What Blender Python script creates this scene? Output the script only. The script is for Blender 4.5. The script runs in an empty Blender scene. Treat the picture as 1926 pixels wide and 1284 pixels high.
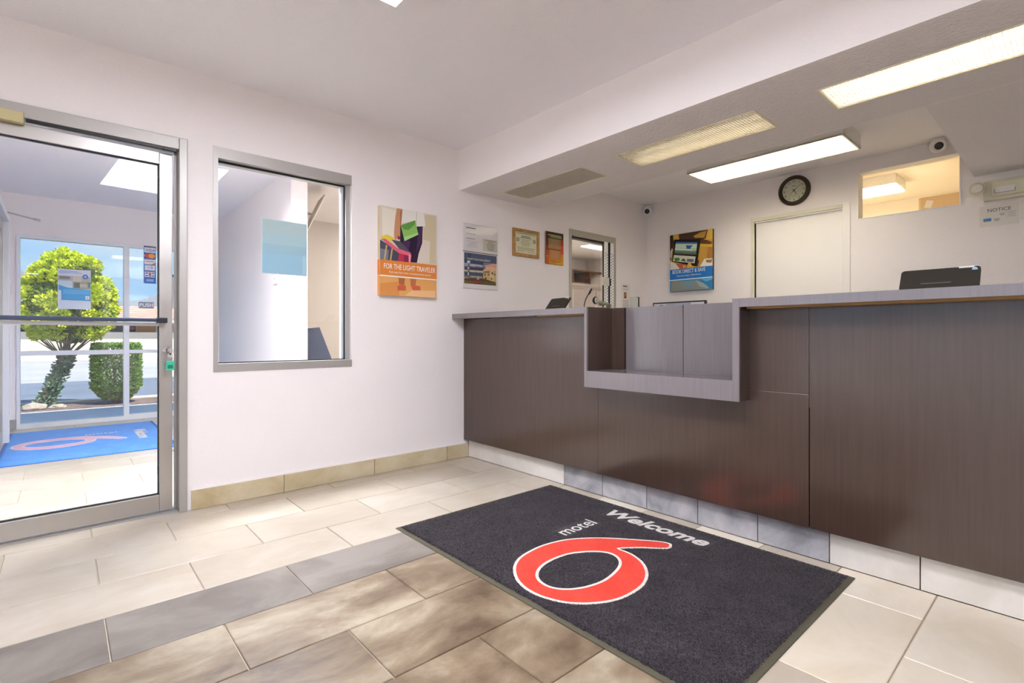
import bpy, bmesh, math, random
from mathutils import Vector, Matrix, noise as mnoise
random.seed(7)
sc = bpy.context.scene
PI = math.pi

# ------------------------------------------------------------------ camera
cam = bpy.data.objects.new('camera', bpy.data.cameras.new('camera'))
sc.collection.objects.link(cam)
cam.location = (0, 0, 0.95)
cam.rotation_euler = (PI / 2, 0, -0.7256)
cam.data.sensor_width = 36.0
cam.data.lens = 957.09 / 1926 * 36
cam.data.shift_y = -11.4 / 1926
cam.data.clip_start = 0.05
cam.data.clip_end = 3000
sc.camera = cam

# ------------------------------------------------------------------ colour management
sc.view_settings.view_transform = 'Standard'
sc.view_settings.look = 'None'
sc.view_settings.exposure = 1.33
sc.view_settings.gamma = 1.0
sc.view_settings.use_curve_mapping = False
sc.cycles.max_bounces = 10
sc.cycles.diffuse_bounces = 6
sc.cycles.transparent_max_bounces = 16
sc.cycles.sample_clamp_indirect = 6.0
sc.cycles.caustics_reflective = False
sc.cycles.caustics_refractive = False


def lin(h):
    h = h.lstrip('#')
    out = []
    for i in (0, 2, 4):
        c = int(h[i:i + 2], 16) / 255
        out.append(c / 12.92 if c <= 0.04045 else ((c + 0.055) / 1.055) ** 2.4)
    return (*out, 1.0)


# ------------------------------------------------------------------ sky
SKY_STRENGTH = 0.51
world = bpy.data.worlds.new('sky')
sc.world = world
world.use_nodes = True
nt = world.node_tree
nt.nodes.clear()
wo = nt.nodes.new('ShaderNodeOutputWorld')
wb = nt.nodes.new('ShaderNodeBackground')
wb.inputs['Strength'].default_value = SKY_STRENGTH
tc = nt.nodes.new('ShaderNodeTexCoord')
sep = nt.nodes.new('ShaderNodeSeparateXYZ')
nt.links.new(tc.outputs['Generated'], sep.inputs[0])
rmp = nt.nodes.new('ShaderNodeValToRGB')
rmp.color_ramp.elements[0].position = 0.0
rmp.color_ramp.elements[0].color = lin('#b2d2f0')
rmp.color_ramp.elements[1].position = 0.6
rmp.color_ramp.elements[1].color = lin('#5f9cdc')
e = rmp.color_ramp.elements.new(0.2)
e.color = lin('#86b8ea')
nt.links.new(sep.outputs['Z'], rmp.inputs[0])
mpn = nt.nodes.new('ShaderNodeMapping')
mpn.inputs['Scale'].default_value = (2.0, 2.0, 7.0)
nt.links.new(tc.outputs['Generated'], mpn.inputs[0])
ns = nt.nodes.new('ShaderNodeTexNoise')
ns.inputs['Scale'].default_value = 2.2
ns.inputs['Detail'].default_value = 6
nt.links.new(mpn.outputs[0], ns.inputs['Vector'])
cr = nt.nodes.new('ShaderNodeValToRGB')
cr.color_ramp.elements[0].position = 0.45
cr.color_ramp.elements[1].position = 0.8
nt.links.new(ns.outputs['Fac'], cr.inputs[0])
mx = nt.nodes.new('ShaderNodeMix')
mx.data_type = 'RGBA'
mx.inputs['B'].default_value = (0.6, 0.7, 0.82, 1)
nt.links.new(cr.outputs[0], mx.inputs['Factor'])
nt.links.new(rmp.outputs[0], mx.inputs['A'])
nt.links.new(mx.outputs['Result'], wb.inputs['Color'])
nt.links.new(wb.outputs[0], wo.inputs[0])

sun = bpy.data.objects.new('sun', bpy.data.lights.new('sun', 'SUN'))
sc.collection.objects.link(sun)
sun.data.energy = 3.6
sun.data.angle = math.radians(0.6)
sun.data.color = (1.0, 0.95, 0.86)
# high sun from behind the building, a little to its right
sun.rotation_euler = Vector((0.28, -0.55, 1.0)).to_track_quat('Z', 'Y').to_euler()

# lamp strengths (the lamps themselves are built below)
E_MAIN = 11.5      # boxed ceiling lights of the lobby, one in view and one added
E_REAR = 120.0      # tubes of the box light behind the counter
E_SOF = 5.5        # tubes of the recessed lights in the soffit
E_ROOM = 14.0       # lights of the neighbouring rooms, one office light added unseen
E_VEST = 58.0       # unseen light added to brighten the vestibule

# ------------------------------------------------------------------ helpers
COL = sc.collection
_m = {}


def nodes(m):
    m.use_nodes = True
    return m.node_tree, m.node_tree.nodes['Principled BSDF']


def mat(name, col, rough=0.5, metal=0.0, spec=0.5, bump=None, var=None, rvar=None, space='pos', coat=0.0):
    """bump=(scale, strength), var=(scale, other colour, detail, low, high), rvar=(scale, r0, r1)"""
    if name in _m:
        return _m[name]
    m = bpy.data.materials.new(name)
    t, p = nodes(m)
    c = lin(col) if isinstance(col, str) else (*col[:3], 1)
    p.inputs['Base Color'].default_value = c
    p.inputs['Roughness'].default_value = rough
    p.inputs['Metallic'].default_value = metal
    p.inputs['Specular IOR Level'].default_value = spec
    p.inputs['Coat Weight'].default_value = coat
    g = t.nodes.new('ShaderNodeNewGeometry') if space == 'pos' else t.nodes.new('ShaderNodeTexCoord')
    vec = g.outputs['Position'] if space == 'pos' else g.outputs['Object']

    def noise(scale, detail=4, dist=0.0, v=None):
        n = t.nodes.new('ShaderNodeTexNoise')
        n.inputs['Scale'].default_value = scale
        n.inputs['Detail'].default_value = detail
        n.inputs['Distortion'].default_value = dist
        t.links.new(v or vec, n.inputs['Vector'])
        return n
    if var:
        n = noise(var[0], var[2] if len(var) > 2 else 4)
        r = t.nodes.new('ShaderNodeMapRange')
        r.inputs['From Min'].default_value = var[3] if len(var) > 3 else 0.35
        r.inputs['From Max'].default_value = var[4] if len(var) > 4 else 0.65
        t.links.new(n.outputs['Fac'], r.inputs[0])
        x = t.nodes.new('ShaderNodeMix')
        x.data_type = 'RGBA'
        x.inputs['A'].default_value = c
        x.inputs['B'].default_value = lin(var[1])
        t.links.new(r.outputs[0], x.inputs['Factor'])
        t.links.new(x.outputs['Result'], p.inputs['Base Color'])
    if rvar:
        n = noise(rvar[0], 5, 0.6)
        r = t.nodes.new('ShaderNodeMapRange')
        r.inputs['From Min'].default_value = 0.35
        r.inputs['From Max'].default_value = 0.65
        r.inputs['To Min'].default_value = rvar[1]
        r.inputs['To Max'].default_value = rvar[2]
        t.links.new(n.outputs['Fac'], r.inputs[0])
        t.links.new(r.outputs[0], p.inputs['Roughness'])
    if bump:
        n = noise(bump[0], 3)
        b = t.nodes.new('ShaderNodeBump')
        b.inputs['Strength'].default_value = bump[1]
        b.inputs['Distance'].default_value = 0.01
        t.links.new(n.outputs['Fac'], b.inputs['Height'])
        t.links.new(b.outputs[0], p.inputs['Normal'])
    _m[name] = m
    return m


def emit(name, col, strength):
    m = bpy.data.materials.new(name)
    t, p = nodes(m)
    p.inputs['Base Color'].default_value = (0.9, 0.9, 0.88, 1)
    p.inputs['Emission Color'].default_value = lin(col)
    p.inputs['Emission Strength'].default_value = strength
    _m[name] = m
    return m


def glassmat(name, tint='#fbfdfd', ior=1.4):
    m = bpy.data.materials.new(name)
    m.use_nodes = True
    t = m.node_tree
    t.nodes.clear()
    o = t.nodes.new('ShaderNodeOutputMaterial')
    mixs = t.nodes.new('ShaderNodeMixShader')
    tr = t.nodes.new('ShaderNodeBsdfTransparent')
    tr.inputs[0].default_value = lin(tint)
    gl = t.nodes.new('ShaderNodeBsdfGlossy')
    gl.inputs['Roughness'].default_value = 0.0
    # Schlick reflectance from the facing angle, the same on both sides of the thin pane
    g = t.nodes.new('ShaderNodeNewGeometry')
    dt = t.nodes.new('ShaderNodeVectorMath')
    dt.operation = 'DOT_PRODUCT'
    t.links.new(g.outputs['Incoming'], dt.inputs[0])
    t.links.new(g.outputs['Normal'], dt.inputs[1])
    last = dt.outputs['Value']
    f0 = ((ior - 1) / (ior + 1)) ** 2
    for op, a in (('ABSOLUTE', None), ('SUBTRACT', 1.0), ('POWER', 5.0), ('MULTIPLY', 1 - f0), ('ADD', f0)):
        k = t.nodes.new('ShaderNodeMath')
        k.operation = op
        if op == 'SUBTRACT':
            k.inputs[0].default_value = a
            t.links.new(last, k.inputs[1])
        else:
            t.links.new(last, k.inputs[0])
            if a is not None:
                k.inputs[1].default_value = a
        last = k.outputs[0]
    t.links.new(last, mixs.inputs[0])
    t.links.new(tr.outputs[0], mixs.inputs[1])
    t.links.new(gl.outputs[0], mixs.inputs[2])
    t.links.new(mixs.outputs[0], o.inputs[0])
    return m


def lensmat(name, tint='#f6f3e6', clear=0.45):
    """prismatic acrylic: part clear, part scattering"""
    m = bpy.data.materials.new(name)
    m.use_nodes = True
    t = m.node_tree
    t.nodes.clear()
    o = t.nodes.new('ShaderNodeOutputMaterial')
    a = t.nodes.new('ShaderNodeMixShader')
    tr = t.nodes.new('ShaderNodeBsdfTransparent')
    tr.inputs[0].default_value = lin(tint)
    tl = t.nodes.new('ShaderNodeBsdfTranslucent')
    tl.inputs[0].default_value = lin(tint)
    df = t.nodes.new('ShaderNodeBsdfDiffuse')
    df.inputs[0].default_value = lin(tint)
    b = t.nodes.new('ShaderNodeMixShader')
    b.inputs[0].default_value = 0.55
    t.links.new(df.outputs[0], b.inputs[1])
    t.links.new(tl.outputs[0], b.inputs[2])
    a.inputs[0].default_value = clear
    t.links.new(b.outputs[0], a.inputs[1])
    t.links.new(tr.outputs[0], a.inputs[2])
    t.links.new(a.outputs[0], o.inputs[0])
    return m


class MB:
    def __init__(s):
        s.bm = bmesh.new()

    def box(s, x0, y0, z0, x1, y1, z1, bev=0.0):
        b2 = bmesh.new() if bev else s.bm
        vs = [b2.verts.new((x, y, z)) for x in (x0, x1) for y in (y0, y1) for z in (z0, z1)]
        for f in ((0, 1, 3, 2), (4, 6, 7, 5), (0, 4, 5, 1), (2, 3, 7, 6), (0, 2, 6, 4), (1, 5, 7, 3)):
            b2.faces.new([vs[i] for i in f])
        if bev:
            bmesh.ops.recalc_face_normals(b2, faces=b2.faces)
            bmesh.ops.bevel(b2, geom=list(b2.edges), offset=bev, segments=2, affect='EDGES', profile=0.5)
            me = bpy.data.meshes.new('tmp')
            b2.to_mesh(me)
            b2.free()
            s.bm.from_mesh(me)
            bpy.data.meshes.remove(me)
        return s

    def poly(s, pts):
        s.bm.faces.new([s.bm.verts.new(p) for p in pts])
        return s

    def prism(s, pts, d):
        """closed polygon of 3-D points pushed along the vector d"""
        d = Vector(d)
        a = [s.bm.verts.new(p) for p in pts]
        b = [s.bm.verts.new(Vector(p) + d) for p in pts]
        s.bm.faces.new(a)
        s.bm.faces.new(b[::-1])
        n = len(a)
        for i in range(n):
            s.bm.faces.new((a[i], b[i], b[(i + 1) % n], a[(i + 1) % n]))
        return s

    def tube(s, pts, r, n=8, caps=True):
        pts = [Vector(p) for p in pts]
        rs = r if isinstance(r, (list, tuple)) else [r] * len(pts)
        rings = []
        up = None
        for i, p in enumerate(pts):
            if i == 0:
                d = pts[1] - p
            elif i == len(pts) - 1:
                d = p - pts[i - 1]
            else:
                d = pts[i + 1] - pts[i - 1]
            d.normalize()
            if up is None:
                up = Vector((0, 0, 1)) if abs(d.z) < 0.9 else Vector((1, 0, 0))
            a = d.cross(up).normalized()
            b = a.cross(d).normalized()
            up = b
            rings.append([s.bm.verts.new(p + (a * math.cos(2 * PI * k / n) + b * math.sin(2 * PI * k / n)) * rs[i]) for k in range(n)])
        for q, w in zip(rings, rings[1:]):
            for k in range(n):
                f = s.bm.faces.new((q[k], q[(k + 1) % n], w[(k + 1) % n], w[k]))
                f.smooth = True
        if caps:
            s.bm.faces.new(rings[0][::-1])
            s.bm.faces.new(rings[-1])
        return s

    def lathe(s, prof, c, axis='z', n=32, close=False):
        """prof: (radius, height) pairs about an axis through c"""
        c = Vector(c)
        rings = []
        for r, h in prof:
            ring = []
            for k in range(n):
                a = 2 * PI * k / n
                u, v = r * math.cos(a), r * math.sin(a)
                o = {'z': (u, v, h), 'y': (u, h, v), 'x': (h, u, v)}[axis]
                ring.append(s.bm.verts.new(c + Vector(o)))
            rings.append(ring)
        for q, w in zip(rings, rings[1:]):
            for k in range(n):
                f = s.bm.faces.new((q[k], q[(k + 1) % n], w[(k + 1) % n], w[k]))
                f.smooth = True
        if rings[0] and prof[0][0] > 1e-4:
            s.bm.faces.new(rings[0][::-1])
        if prof[-1][0] > 1e-4:
            s.bm.faces.new(rings[-1])
        return s

    def build(s, name, m, parent=None, fix=True, loc=None):
        if fix:
            bmesh.ops.recalc_face_normals(s.bm, faces=s.bm.faces)
        me = bpy.data.meshes.new(name)
        s.bm.to_mesh(me)
        s.bm.free()
        for q in (m if isinstance(m, (list, tuple)) else [m]):
            me.materials.append(q)
        o = bpy.data.objects.new(name, me)
        COL.objects.link(o)
        if parent is not None:
            o.parent = parent
        if loc:
            o.location = loc
        return o


def bx(name, m, parent, *a, bev=0.0):
    return MB().box(*a, bev=bev).build(name, m, parent)


def tag(o, label, cat, group=None):
    o['label'] = label
    o['category'] = cat
    if group:
        o['group'] = group
    return o


def struct(o):
    o['kind'] = 'structure'
    return o


def stuff(o):
    o['kind'] = 'stuff'
    return o


def thing(name, label, cat, loc=(0, 0, 0), rz=0.0, group=None):
    o = bpy.data.objects.new(name, None)
    o.empty_display_size = 0.1
    COL.objects.link(o)
    o.location = loc
    o.rotation_euler = (0, 0, rz)
    if label:
        tag(o, label, cat, group)
    return o


def sroot(name, loc=(0, 0, 0), rz=0.0):
    o = thing(name, None, None, loc, rz)
    return struct(o)


def cells(us, vs, holes, t0, t1, fn):
    """panel with rectangular holes: grid us x vs, solid where no hole; fn(u, v, t) -> point"""
    us = sorted(set(us + [h[0] for h in holes] + [h[2] for h in holes]))
    vs = sorted(set(vs + [h[1] for h in holes] + [h[3] for h in holes]))
    bm = bmesh.new()
    vc = {}

    def V(i, j, t):
        k = (i, j, t)
        if k not in vc:
            vc[k] = bm.verts.new(fn(us[i], vs[j], t))
        return vc[k]

    def solid(i, j):
        if not (0 <= i < len(us) - 1 and 0 <= j < len(vs) - 1):
            return False
        u, v = (us[i] + us[i + 1]) / 2, (vs[j] + vs[j + 1]) / 2
        return not any(h[0] < u < h[2] and h[1] < v < h[3] for h in holes)
    for i in range(len(us) - 1):
        for j in range(len(vs) - 1):
            if not solid(i, j):
                continue
            bm.faces.new((V(i, j, t0), V(i + 1, j, t0), V(i + 1, j + 1, t0), V(i, j + 1, t0)))
            bm.faces.new((V(i, j + 1, t1), V(i + 1, j + 1, t1), V(i + 1, j, t1), V(i, j, t1)))
            for di, dj, a, b in ((-1, 0, (i, j), (i, j + 1)), (1, 0, (i + 1, j + 1), (i + 1, j)), (0, -1, (i + 1, j), (i, j)), (0, 1, (i, j + 1), (i + 1, j + 1))):
                if not solid(i + di, j + dj):
                    bm.faces.new((V(*a, t0), V(*b, t0), V(*b, t1), V(*a, t1)))
    mb = MB()
    mb.bm.free()
    mb.bm = bm
    return mb


def text_geo(txt, shear=0.0, offset=0.0, width=None, height=None, align='LEFT', spacing=1.0):
    """flat text as (verts, faces) in its own plane, scaled to a width or a height"""
    cu = bpy.data.curves.new('txt', 'FONT')
    cu.body = txt
    cu.shear = shear
    cu.offset = offset
    cu.resolution_u = 3
    cu.space_character = spacing
    ob = bpy.data.objects.new('txt', cu)
    COL.objects.link(ob)
    dg = bpy.context.evaluated_depsgraph_get()
    me = bpy.data.meshes.new_from_object(ob.evaluated_get(dg))
    vs = [v.co.copy() for v in me.vertices]
    fs = [list(p.vertices) for p in me.polygons]
    bpy.data.objects.remove(ob)
    bpy.data.curves.remove(cu)
    bpy.data.meshes.remove(me)
    x0, x1 = min(v.x for v in vs), max(v.x for v in vs)
    y0, y1 = min(v.y for v in vs), max(v.y for v in vs)
    sx = width / (x1 - x0) if width else None
    sy = height / (y1 - y0) if height else None
    sx = sx or sy
    sy = sy or sx
    W = (x1 - x0) * sx
    off = {'LEFT': 0, 'CENTER': -W / 2, 'RIGHT': -W}[align]
    return [((v.x - x0) * sx + off, (v.y - y0) * sy) for v in vs], fs


def put_text(mb, geo, fn):
    vs, fs = geo
    bv = [mb.bm.verts.new(fn(a, b)) for a, b in vs]
    for f in fs:
        try:
            mb.bm.faces.new([bv[i] for i in f])
        except ValueError:
            pass


def wall_text(name, txt, parent, m, x, z, y, width=None, height=None, align='CENTER', **k):
    mb = MB()
    put_text(mb, text_geo(txt, width=width, height=height, align=align, **k), lambda a, b: (x + a, y, z + b))
    return mb.build(name, m, parent, fix=False)


def art(name, parent, w, h, y, polys, step=0.00025):
    """flat print: coloured polygons in unit coordinates (u right, v down), w x h, on the plane y"""
    mb = MB()
    mats, idx = [], {}
    for k, (c, pts) in enumerate(polys):
        if c not in idx:
            idx[c] = len(mats)
            mats.append(mat('ink_' + c.lstrip('#'), c, 0.55, spec=0.3))
        f = mb.bm.faces.new([mb.bm.verts.new((u * w, y - step * k, (1 - v) * h)) for u, v in pts])
        f.material_index = idx[c]
        f.normal_update()
        if f.normal.y > 0:
            f.normal_flip()
    return mb.build(name, mats, parent, fix=False)


def R(u0, v0, u1, v1):
    return [(u0, v0), (u1, v0), (u1, v1), (u0, v1)]


def disc(u, v, ru, rv, n=20):
    return [(u + ru * math.cos(2 * PI * k / n), v + rv * math.sin(2 * PI * k / n)) for k in range(n)]


def lines(u0, v0, u1, v1, n, c, rag=0.35, fill=0.45, seed=1):
    """rows of unreadable small print"""
    rr = random.Random(seed)
    out = []
    d = (v1 - v0) / n
    for k in range(n):
        e = (u1 - u0) * rag * rr.random() / 2
        out.append((c, R(u0 + e, v0 + k * d, u1 - e, v0 + (k + fill) * d)))
    return out


def quad(tl, tr, br, bl):
    def f(pts):
        o = []
        for x, y in pts:
            u = (x - tl[0]) / (tr[0] - tl[0])
            t = tl[1] + (tr[1] - tl[1]) * u
            b = bl[1] + (br[1] - bl[1]) * u
            o.append((min(1, max(0, u)), min(1, max(0, (y - t) / (b - t)))))
        return o
    return f


# ------------------------------------------------------------------ dimensions
YA, YA2 = 3.232, 3.372        # lobby wall with the entrance door
XB = 4.87                     # wall behind the counter
ZC, ZS = 2.388, 2.078         # ceiling, underside of the soffit
XS, XR = 2.321, 3.195         # soffit front and rear
XC, XL, ZL = 2.36, 2.25, 1.114   # counter front, worktop edge, worktop height
YV = 7.18                     # outer wall of the vestibule
XW, YS = -2.7, -2.2           # west and south lobby walls
RB = -PI / 2                  # turn for things on the wall behind the counter

# ------------------------------------------------------------------ materials
paint = mat('wall_paint', '#f1ebeb', 0.62, spec=0.3, bump=(110, 0.22))
ceilp = mat('ceiling_paint', '#f2f0f4', 0.75, spec=0.25, bump=(150, 0.35))
sofp = mat('soffit_paint', '#eae7e9', 0.7, spec=0.3, bump=(70, 0.6))
trimw = mat('white_trim', '#efebe8', 0.45)
grout = mat('grout', '#c6baa6', 0.85, bump=(200, 0.1))
alu = mat('brushed_aluminium', '#bdbab6', 0.33, metal=0.85, rvar=(9, 0.3, 0.42))
alud = mat('satin_aluminium', '#b3b0ac', 0.45, metal=0.5)
aluw = mat('white_aluminium', '#e4e6ea', 0.4)
black = mat('black_plastic', '#17161a', 0.4)
gasket = mat('dark_gasket', '#23232a', 0.6)
glass = glassmat('clear_glass')
white = mat('white_plastic', '#eceae6', 0.4)
cream = mat('cream_plastic', '#dcd8c2', 0.45)


def tilemat(name, a, b, c, scale, rough=0.34):
    if name in _m:
        return _m[name]
    m = bpy.data.materials.new(name)
    t, p = nodes(m)
    g = t.nodes.new('ShaderNodeNewGeometry')
    oi = t.nodes.new('ShaderNodeObjectInfo')
    mu = t.nodes.new('ShaderNodeVectorMath')
    mu.operation = 'MULTIPLY_ADD'
    cx = t.nodes.new('ShaderNodeCombineXYZ')
    for i in (0, 1, 2):
        t.links.new(oi.outputs['Random'], cx.inputs[i])
    mu.inputs[1].default_value = (17, 23, 31)
    t.links.new(cx.outputs[0], mu.inputs[0])
    t.links.new(g.outputs['Position'], mu.inputs[2])
    mp = t.nodes.new('ShaderNodeMapping')
    mp.inputs['Scale'].default_value = (0.85, 1.25, 1.0)
    t.links.new(mu.outputs[0], mp.inputs[0])
    n = t.nodes.new('ShaderNodeTexNoise')
    n.inputs['Scale'].default_value = scale
    n.inputs['Detail'].default_value = 7
    n.inputs['Roughness'].default_value = 0.62
    n.inputs['Distortion'].default_value = 0.45
    t.links.new(mp.outputs[0], n.inputs['Vector'])
    r = t.nodes.new('ShaderNodeValToRGB')
    r.color_ramp.elements[0].position = 0.36
    r.color_ramp.elements[0].color = lin(a)
    r.color_ramp.elements[1].position = 0.64
    r.color_ramp.elements[1].color = lin(c)
    q = r.color_ramp.elements.new(0.5)
    q.color = lin(b)
    t.links.new(n.outputs['Fac'], r.inputs[0])
    hs = t.nodes.new('ShaderNodeHueSaturation')
    mr = t.nodes.new('ShaderNodeMapRange')
    mr.inputs['To Min'].default_value = 0.94
    mr.inputs['To Max'].default_value = 1.05
    t.links.new(oi.outputs['Random'], mr.inputs[0])
    t.links.new(mr.outputs[0], hs.inputs['Value'])
    t.links.new(r.outputs[0], hs.inputs['Color'])
    t.links.new(hs.outputs[0], p.inputs['Base Color'])
    p.inputs['Roughness'].default_value = rough
    b = t.nodes.new('ShaderNodeBump')
    b.inputs['Strength'].default_value = 0.06
    b.inputs['Distance'].default_value = 0.01
    t.links.new(n.outputs['Fac'], b.inputs['Height'])
    t.links.new(b.outputs[0], p.inputs['Normal'])
    _m[name] = m
    return m


t_cream = tilemat('tile_cream', '#b5a896', '#bdb1a0', '#c5baab', 3.0, 0.29)
t_cream_lit = tilemat('tile_cream_lit', '#dbcdb6', '#e2d6c2', '#e9dfce', 3.0, 0.29)  # cream tile paled to carry the brighter light right of the mat
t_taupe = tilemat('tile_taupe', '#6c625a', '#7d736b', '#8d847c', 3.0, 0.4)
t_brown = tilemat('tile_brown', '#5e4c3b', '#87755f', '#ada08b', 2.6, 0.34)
t_base = tilemat('tile_base', '#b7a681', '#c8b997', '#d3c6a8', 4.0, 0.4)
t_grey = tilemat('tile_grey', '#8e8c90', '#a9a7ab', '#c0bdbe', 4.5, 0.4)
t_white = tilemat('tile_white', '#d5cec4', '#ded8d0', '#e6e1da', 3.0, 0.4)

# ------------------------------------------------------------------ floor with tiles
fl = struct(bx('floor', grout, None, XW - 0.1, YS - 0.1, -0.12, 7.7, YV + 0.1, -0.006))
PX, PY = 0.585, 0.305
tile_me = {}
G = 0.0045


def tile_mesh(w, d):
    k = (round(w, 3), round(d, 3))
    if k not in tile_me:
        bm = bmesh.new()
        x, y, c = w / 2 - G / 2, d / 2 - G / 2, 0.0018
        lo = [bm.verts.new((a, b, -0.008)) for a, b in ((-x, -y), (x, -y), (x, y), (-x, y))]
        mi = [bm.verts.new((a, b, -c)) for a, b in ((-x, -y), (x, -y), (x, y), (-x, y))]
        hi = [bm.verts.new((a, b, 0)) for a, b in ((-x + c, -y + c), (x - c, -y + c), (x - c, y - c), (-x + c, y - c))]
        for i in range(4):
            j = (i + 1) % 4
            bm.faces.new((lo[i], lo[j], mi[j], mi[i]))
            bm.faces.new((mi[i], mi[j], hi[j], hi[i]))
        bm.faces.new(hi)
        me = bpy.data.meshes.new('tile')
        bm.to_mesh(me)
        bm.free()
        me.materials.append(t_cream)
        tile_me[k] = me
    return tile_me[k]


def put_tile(x0, y0, x1, y1, m):
    o = bpy.data.objects.new('tile', tile_mesh(x1 - x0, y1 - y0))
    COL.objects.link(o)
    o.parent = fl
    o.location = ((x0 + x1) / 2, (y0 + y1) / 2, 0)
    if m is not t_cream:
        o.material_slots[0].link = 'OBJECT'
        o.material_slots[0].material = m


def tile_rows(k0, k1, xa, xb, ya, yb):
    for k in range(k0, k1):
        y1 = 3.41 - PY * k
        y0 = y1 - PY
        y1, y0 = min(y1, yb), max(y0, ya)
        if y1 - y0 < 0.03:
            continue
        ph = 0.11 if k % 2 == 0 else 0.402
        n = math.floor((xa - ph) / PX)
        while ph + n * PX < xb:
            a, b = max(xa, ph + n * PX), min(xb, ph + (n + 1) * PX)
            n += 1
            if b - a < 0.03:
                continue
            m = t_cream
            cx, cy = (a + b) / 2, (y0 + y1) / 2
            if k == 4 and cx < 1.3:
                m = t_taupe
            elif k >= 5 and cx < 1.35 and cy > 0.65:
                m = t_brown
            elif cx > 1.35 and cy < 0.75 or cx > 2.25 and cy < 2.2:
                m = t_cream_lit  # brighter floor light put into the tile colour here
            put_tile(a, y0, b, y1, m)


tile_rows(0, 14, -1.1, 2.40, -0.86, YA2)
tile_rows(-13, 1, -0.44, 1.48, YA2, YV - 0.02)

# ------------------------------------------------------------------ walls and ceiling
DX0, DX1, DZ = -0.45, 0.513, 2.008
W1 = (0.637, 0.745, 1.465, 2.01)
SL = (3.585, 1.0, 4.295, 1.957)
struct(cells([XW, 7.7], [0, ZC], [(DX0, -0.01, DX1, DZ), W1, SL], YA, YA2, lambda u, v, t: (u, t, v)).build('wall_north', paint))
TR = (0.598, 1.893, 1.244, 2.279)
BD = (1.342, -0.01, 2.06, 2.012)
struct(cells([YS, YA], [0, ZC], [TR, BD], XB, XB + 0.12, lambda u, v, t: (t, u, v)).build('wall_east', paint))
struct(cells([YS, YA], [0, ZC], [(-2.0, 0.08, 2.7, 2.2)], XW, XW - 0.12, lambda u, v, t: (t, u, v)).build('wall_west', paint))  # opening for the added daylight window
struct(bx('wall_south', paint, None, XW - 0.12, YS - 0.12, 0, XB + 0.12, YS, ZC))
mb = MB()
mb.box(XW - 0.12, YS - 0.12, ZC, XB + 0.12, YV + 0.3, ZC + 0.35)
mb.box(XB + 0.12, YA, ZC, 7.8, YV + 0.3, ZC + 0.35)
struct(mb.build('ceiling', ceilp))
# soffit over the counter, with three openings for lights
SLY = [(2.24, 3.067), (1.10, 1.967), (-0.04, 0.827)]
sof = struct(cells([XS + 0.02, XR - 0.02], [YS, YA], [(2.60, a, 2.905, b) for a, b in SLY], ZS, ZS + 0.02, lambda u, v, t: (u, v, t)).build('soffit', sofp))
bx('soffit_front', paint, sof, XS, YS, ZS, XS + 0.02, YA, ZC)
bx('soffit_back', paint, sof, XR - 0.02, YS, ZS, XR, YA, ZC)
struct(bx('bulkhead', sofp, None, XR, YS, ZS, XB, 0.525, ZC))
# vestibule shell
struct(cells([-0.44, 1.60], [0, ZC], [(-0.335, -0.01, 1.45, 1.98)], YV, YV + 0.12, lambda u, v, t: (u, t, v)).build('wall_vestibule_front', paint))
struct(cells([YA2, YV + 0.12], [0, ZC], [(5.15, -0.01, 6.35, 2.0)], -0.56, -0.44, lambda u, v, t: (t, u, v)).build('wall_vestibule_left', paint))
struct(cells([4.53, YV + 0.12], [0, ZC], [], 1.48, 1.62, lambda u, v, t: (t, u, v)).build('wall_vestibule_right', paint))
# office beyond the pass-through window
offp = mat('office_paint', '#cfc8c3', 0.7, bump=(90, 0.2))
mb = MB()
mb.box(1.62, 6.4, 0, 7.7, 6.5, ZC)
mb.box(7.6, YA2, 0, 7.7, 6.4, ZC)
struct(mb.build('wall_office', offp))
# store room beyond the transom
stp = mat('store_paint', '#efe6d4', 0.7)
mb = MB()
mb.box(7.7, -1.2, 0, 7.8, YA, 2.61)
mb.box(XB + 0.12, -1.3, 0, 7.8, -1.2, 2.61)
struct(mb.build('wall_store', stp))
struct(bx('ceiling_store', stp, None, XB + 0.12, -1.3, 2.61, 7.8, YA, 2.75))
struct(bx('wall_store_header', stp, None, XB, -1.3, ZC + 0.35, XB + 0.12, YA, 2.8))

# ------------------------------------------------------------------ baseboards
bb = sroot('baseboard_north')
for a, b in ((0.53, 1.012), (1.012, 1.603), (1.603, 2.196), (2.196, 2.40)):
    bx('tile', t_base, bb, a + 0.002, YA - 0.012, 0.001, b - 0.002, YA, 0.107, bev=0.0015)
bx('caulk', trimw, bb, 0.53, YA - 0.009, 0.107, 2.40, YA, 0.114)
bb = sroot('baseboard_counter')
ys = [(YA - 0.012, 2.205, t_white)] + [(a, b, t_grey) for a, b in ((2.205, 1.899), (1.899, 1.595), (1.595, 1.297), (1.297, 1.002), (1.002, 0.71))] + [(0.71, 0.41, t_white), (0.41, -0.18, t_white), (-0.18, -0.77, t_white)]
for a, b, m in ys:
    bx('tile', m, bb, 2.40, b + 0.002, 0.001, 2.412, a - 0.002, 0.136, bev=0.0015)
bb = sroot('baseboard_vestibule')
bx('tile', t_grey, bb, -0.44, 6.42, 0.001, -0.425, 6.8, 0.10, bev=0.0015)
bx('tile', t_grey, bb, -0.44, 6.805, 0.001, -0.425, YV, 0.10, bev=0.0015)
bx('tile', t_grey, bb, -0.424, YV - 0.014, 0.001, -0.336, YV, 0.10, bev=0.0015)
for k in range(4):
    bx('tile', t_base, bb, 1.466, 4.55 + 0.6 * k, 0.001, 1.48, 5.145 + 0.6 * k, 0.10, bev=0.0015)

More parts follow.
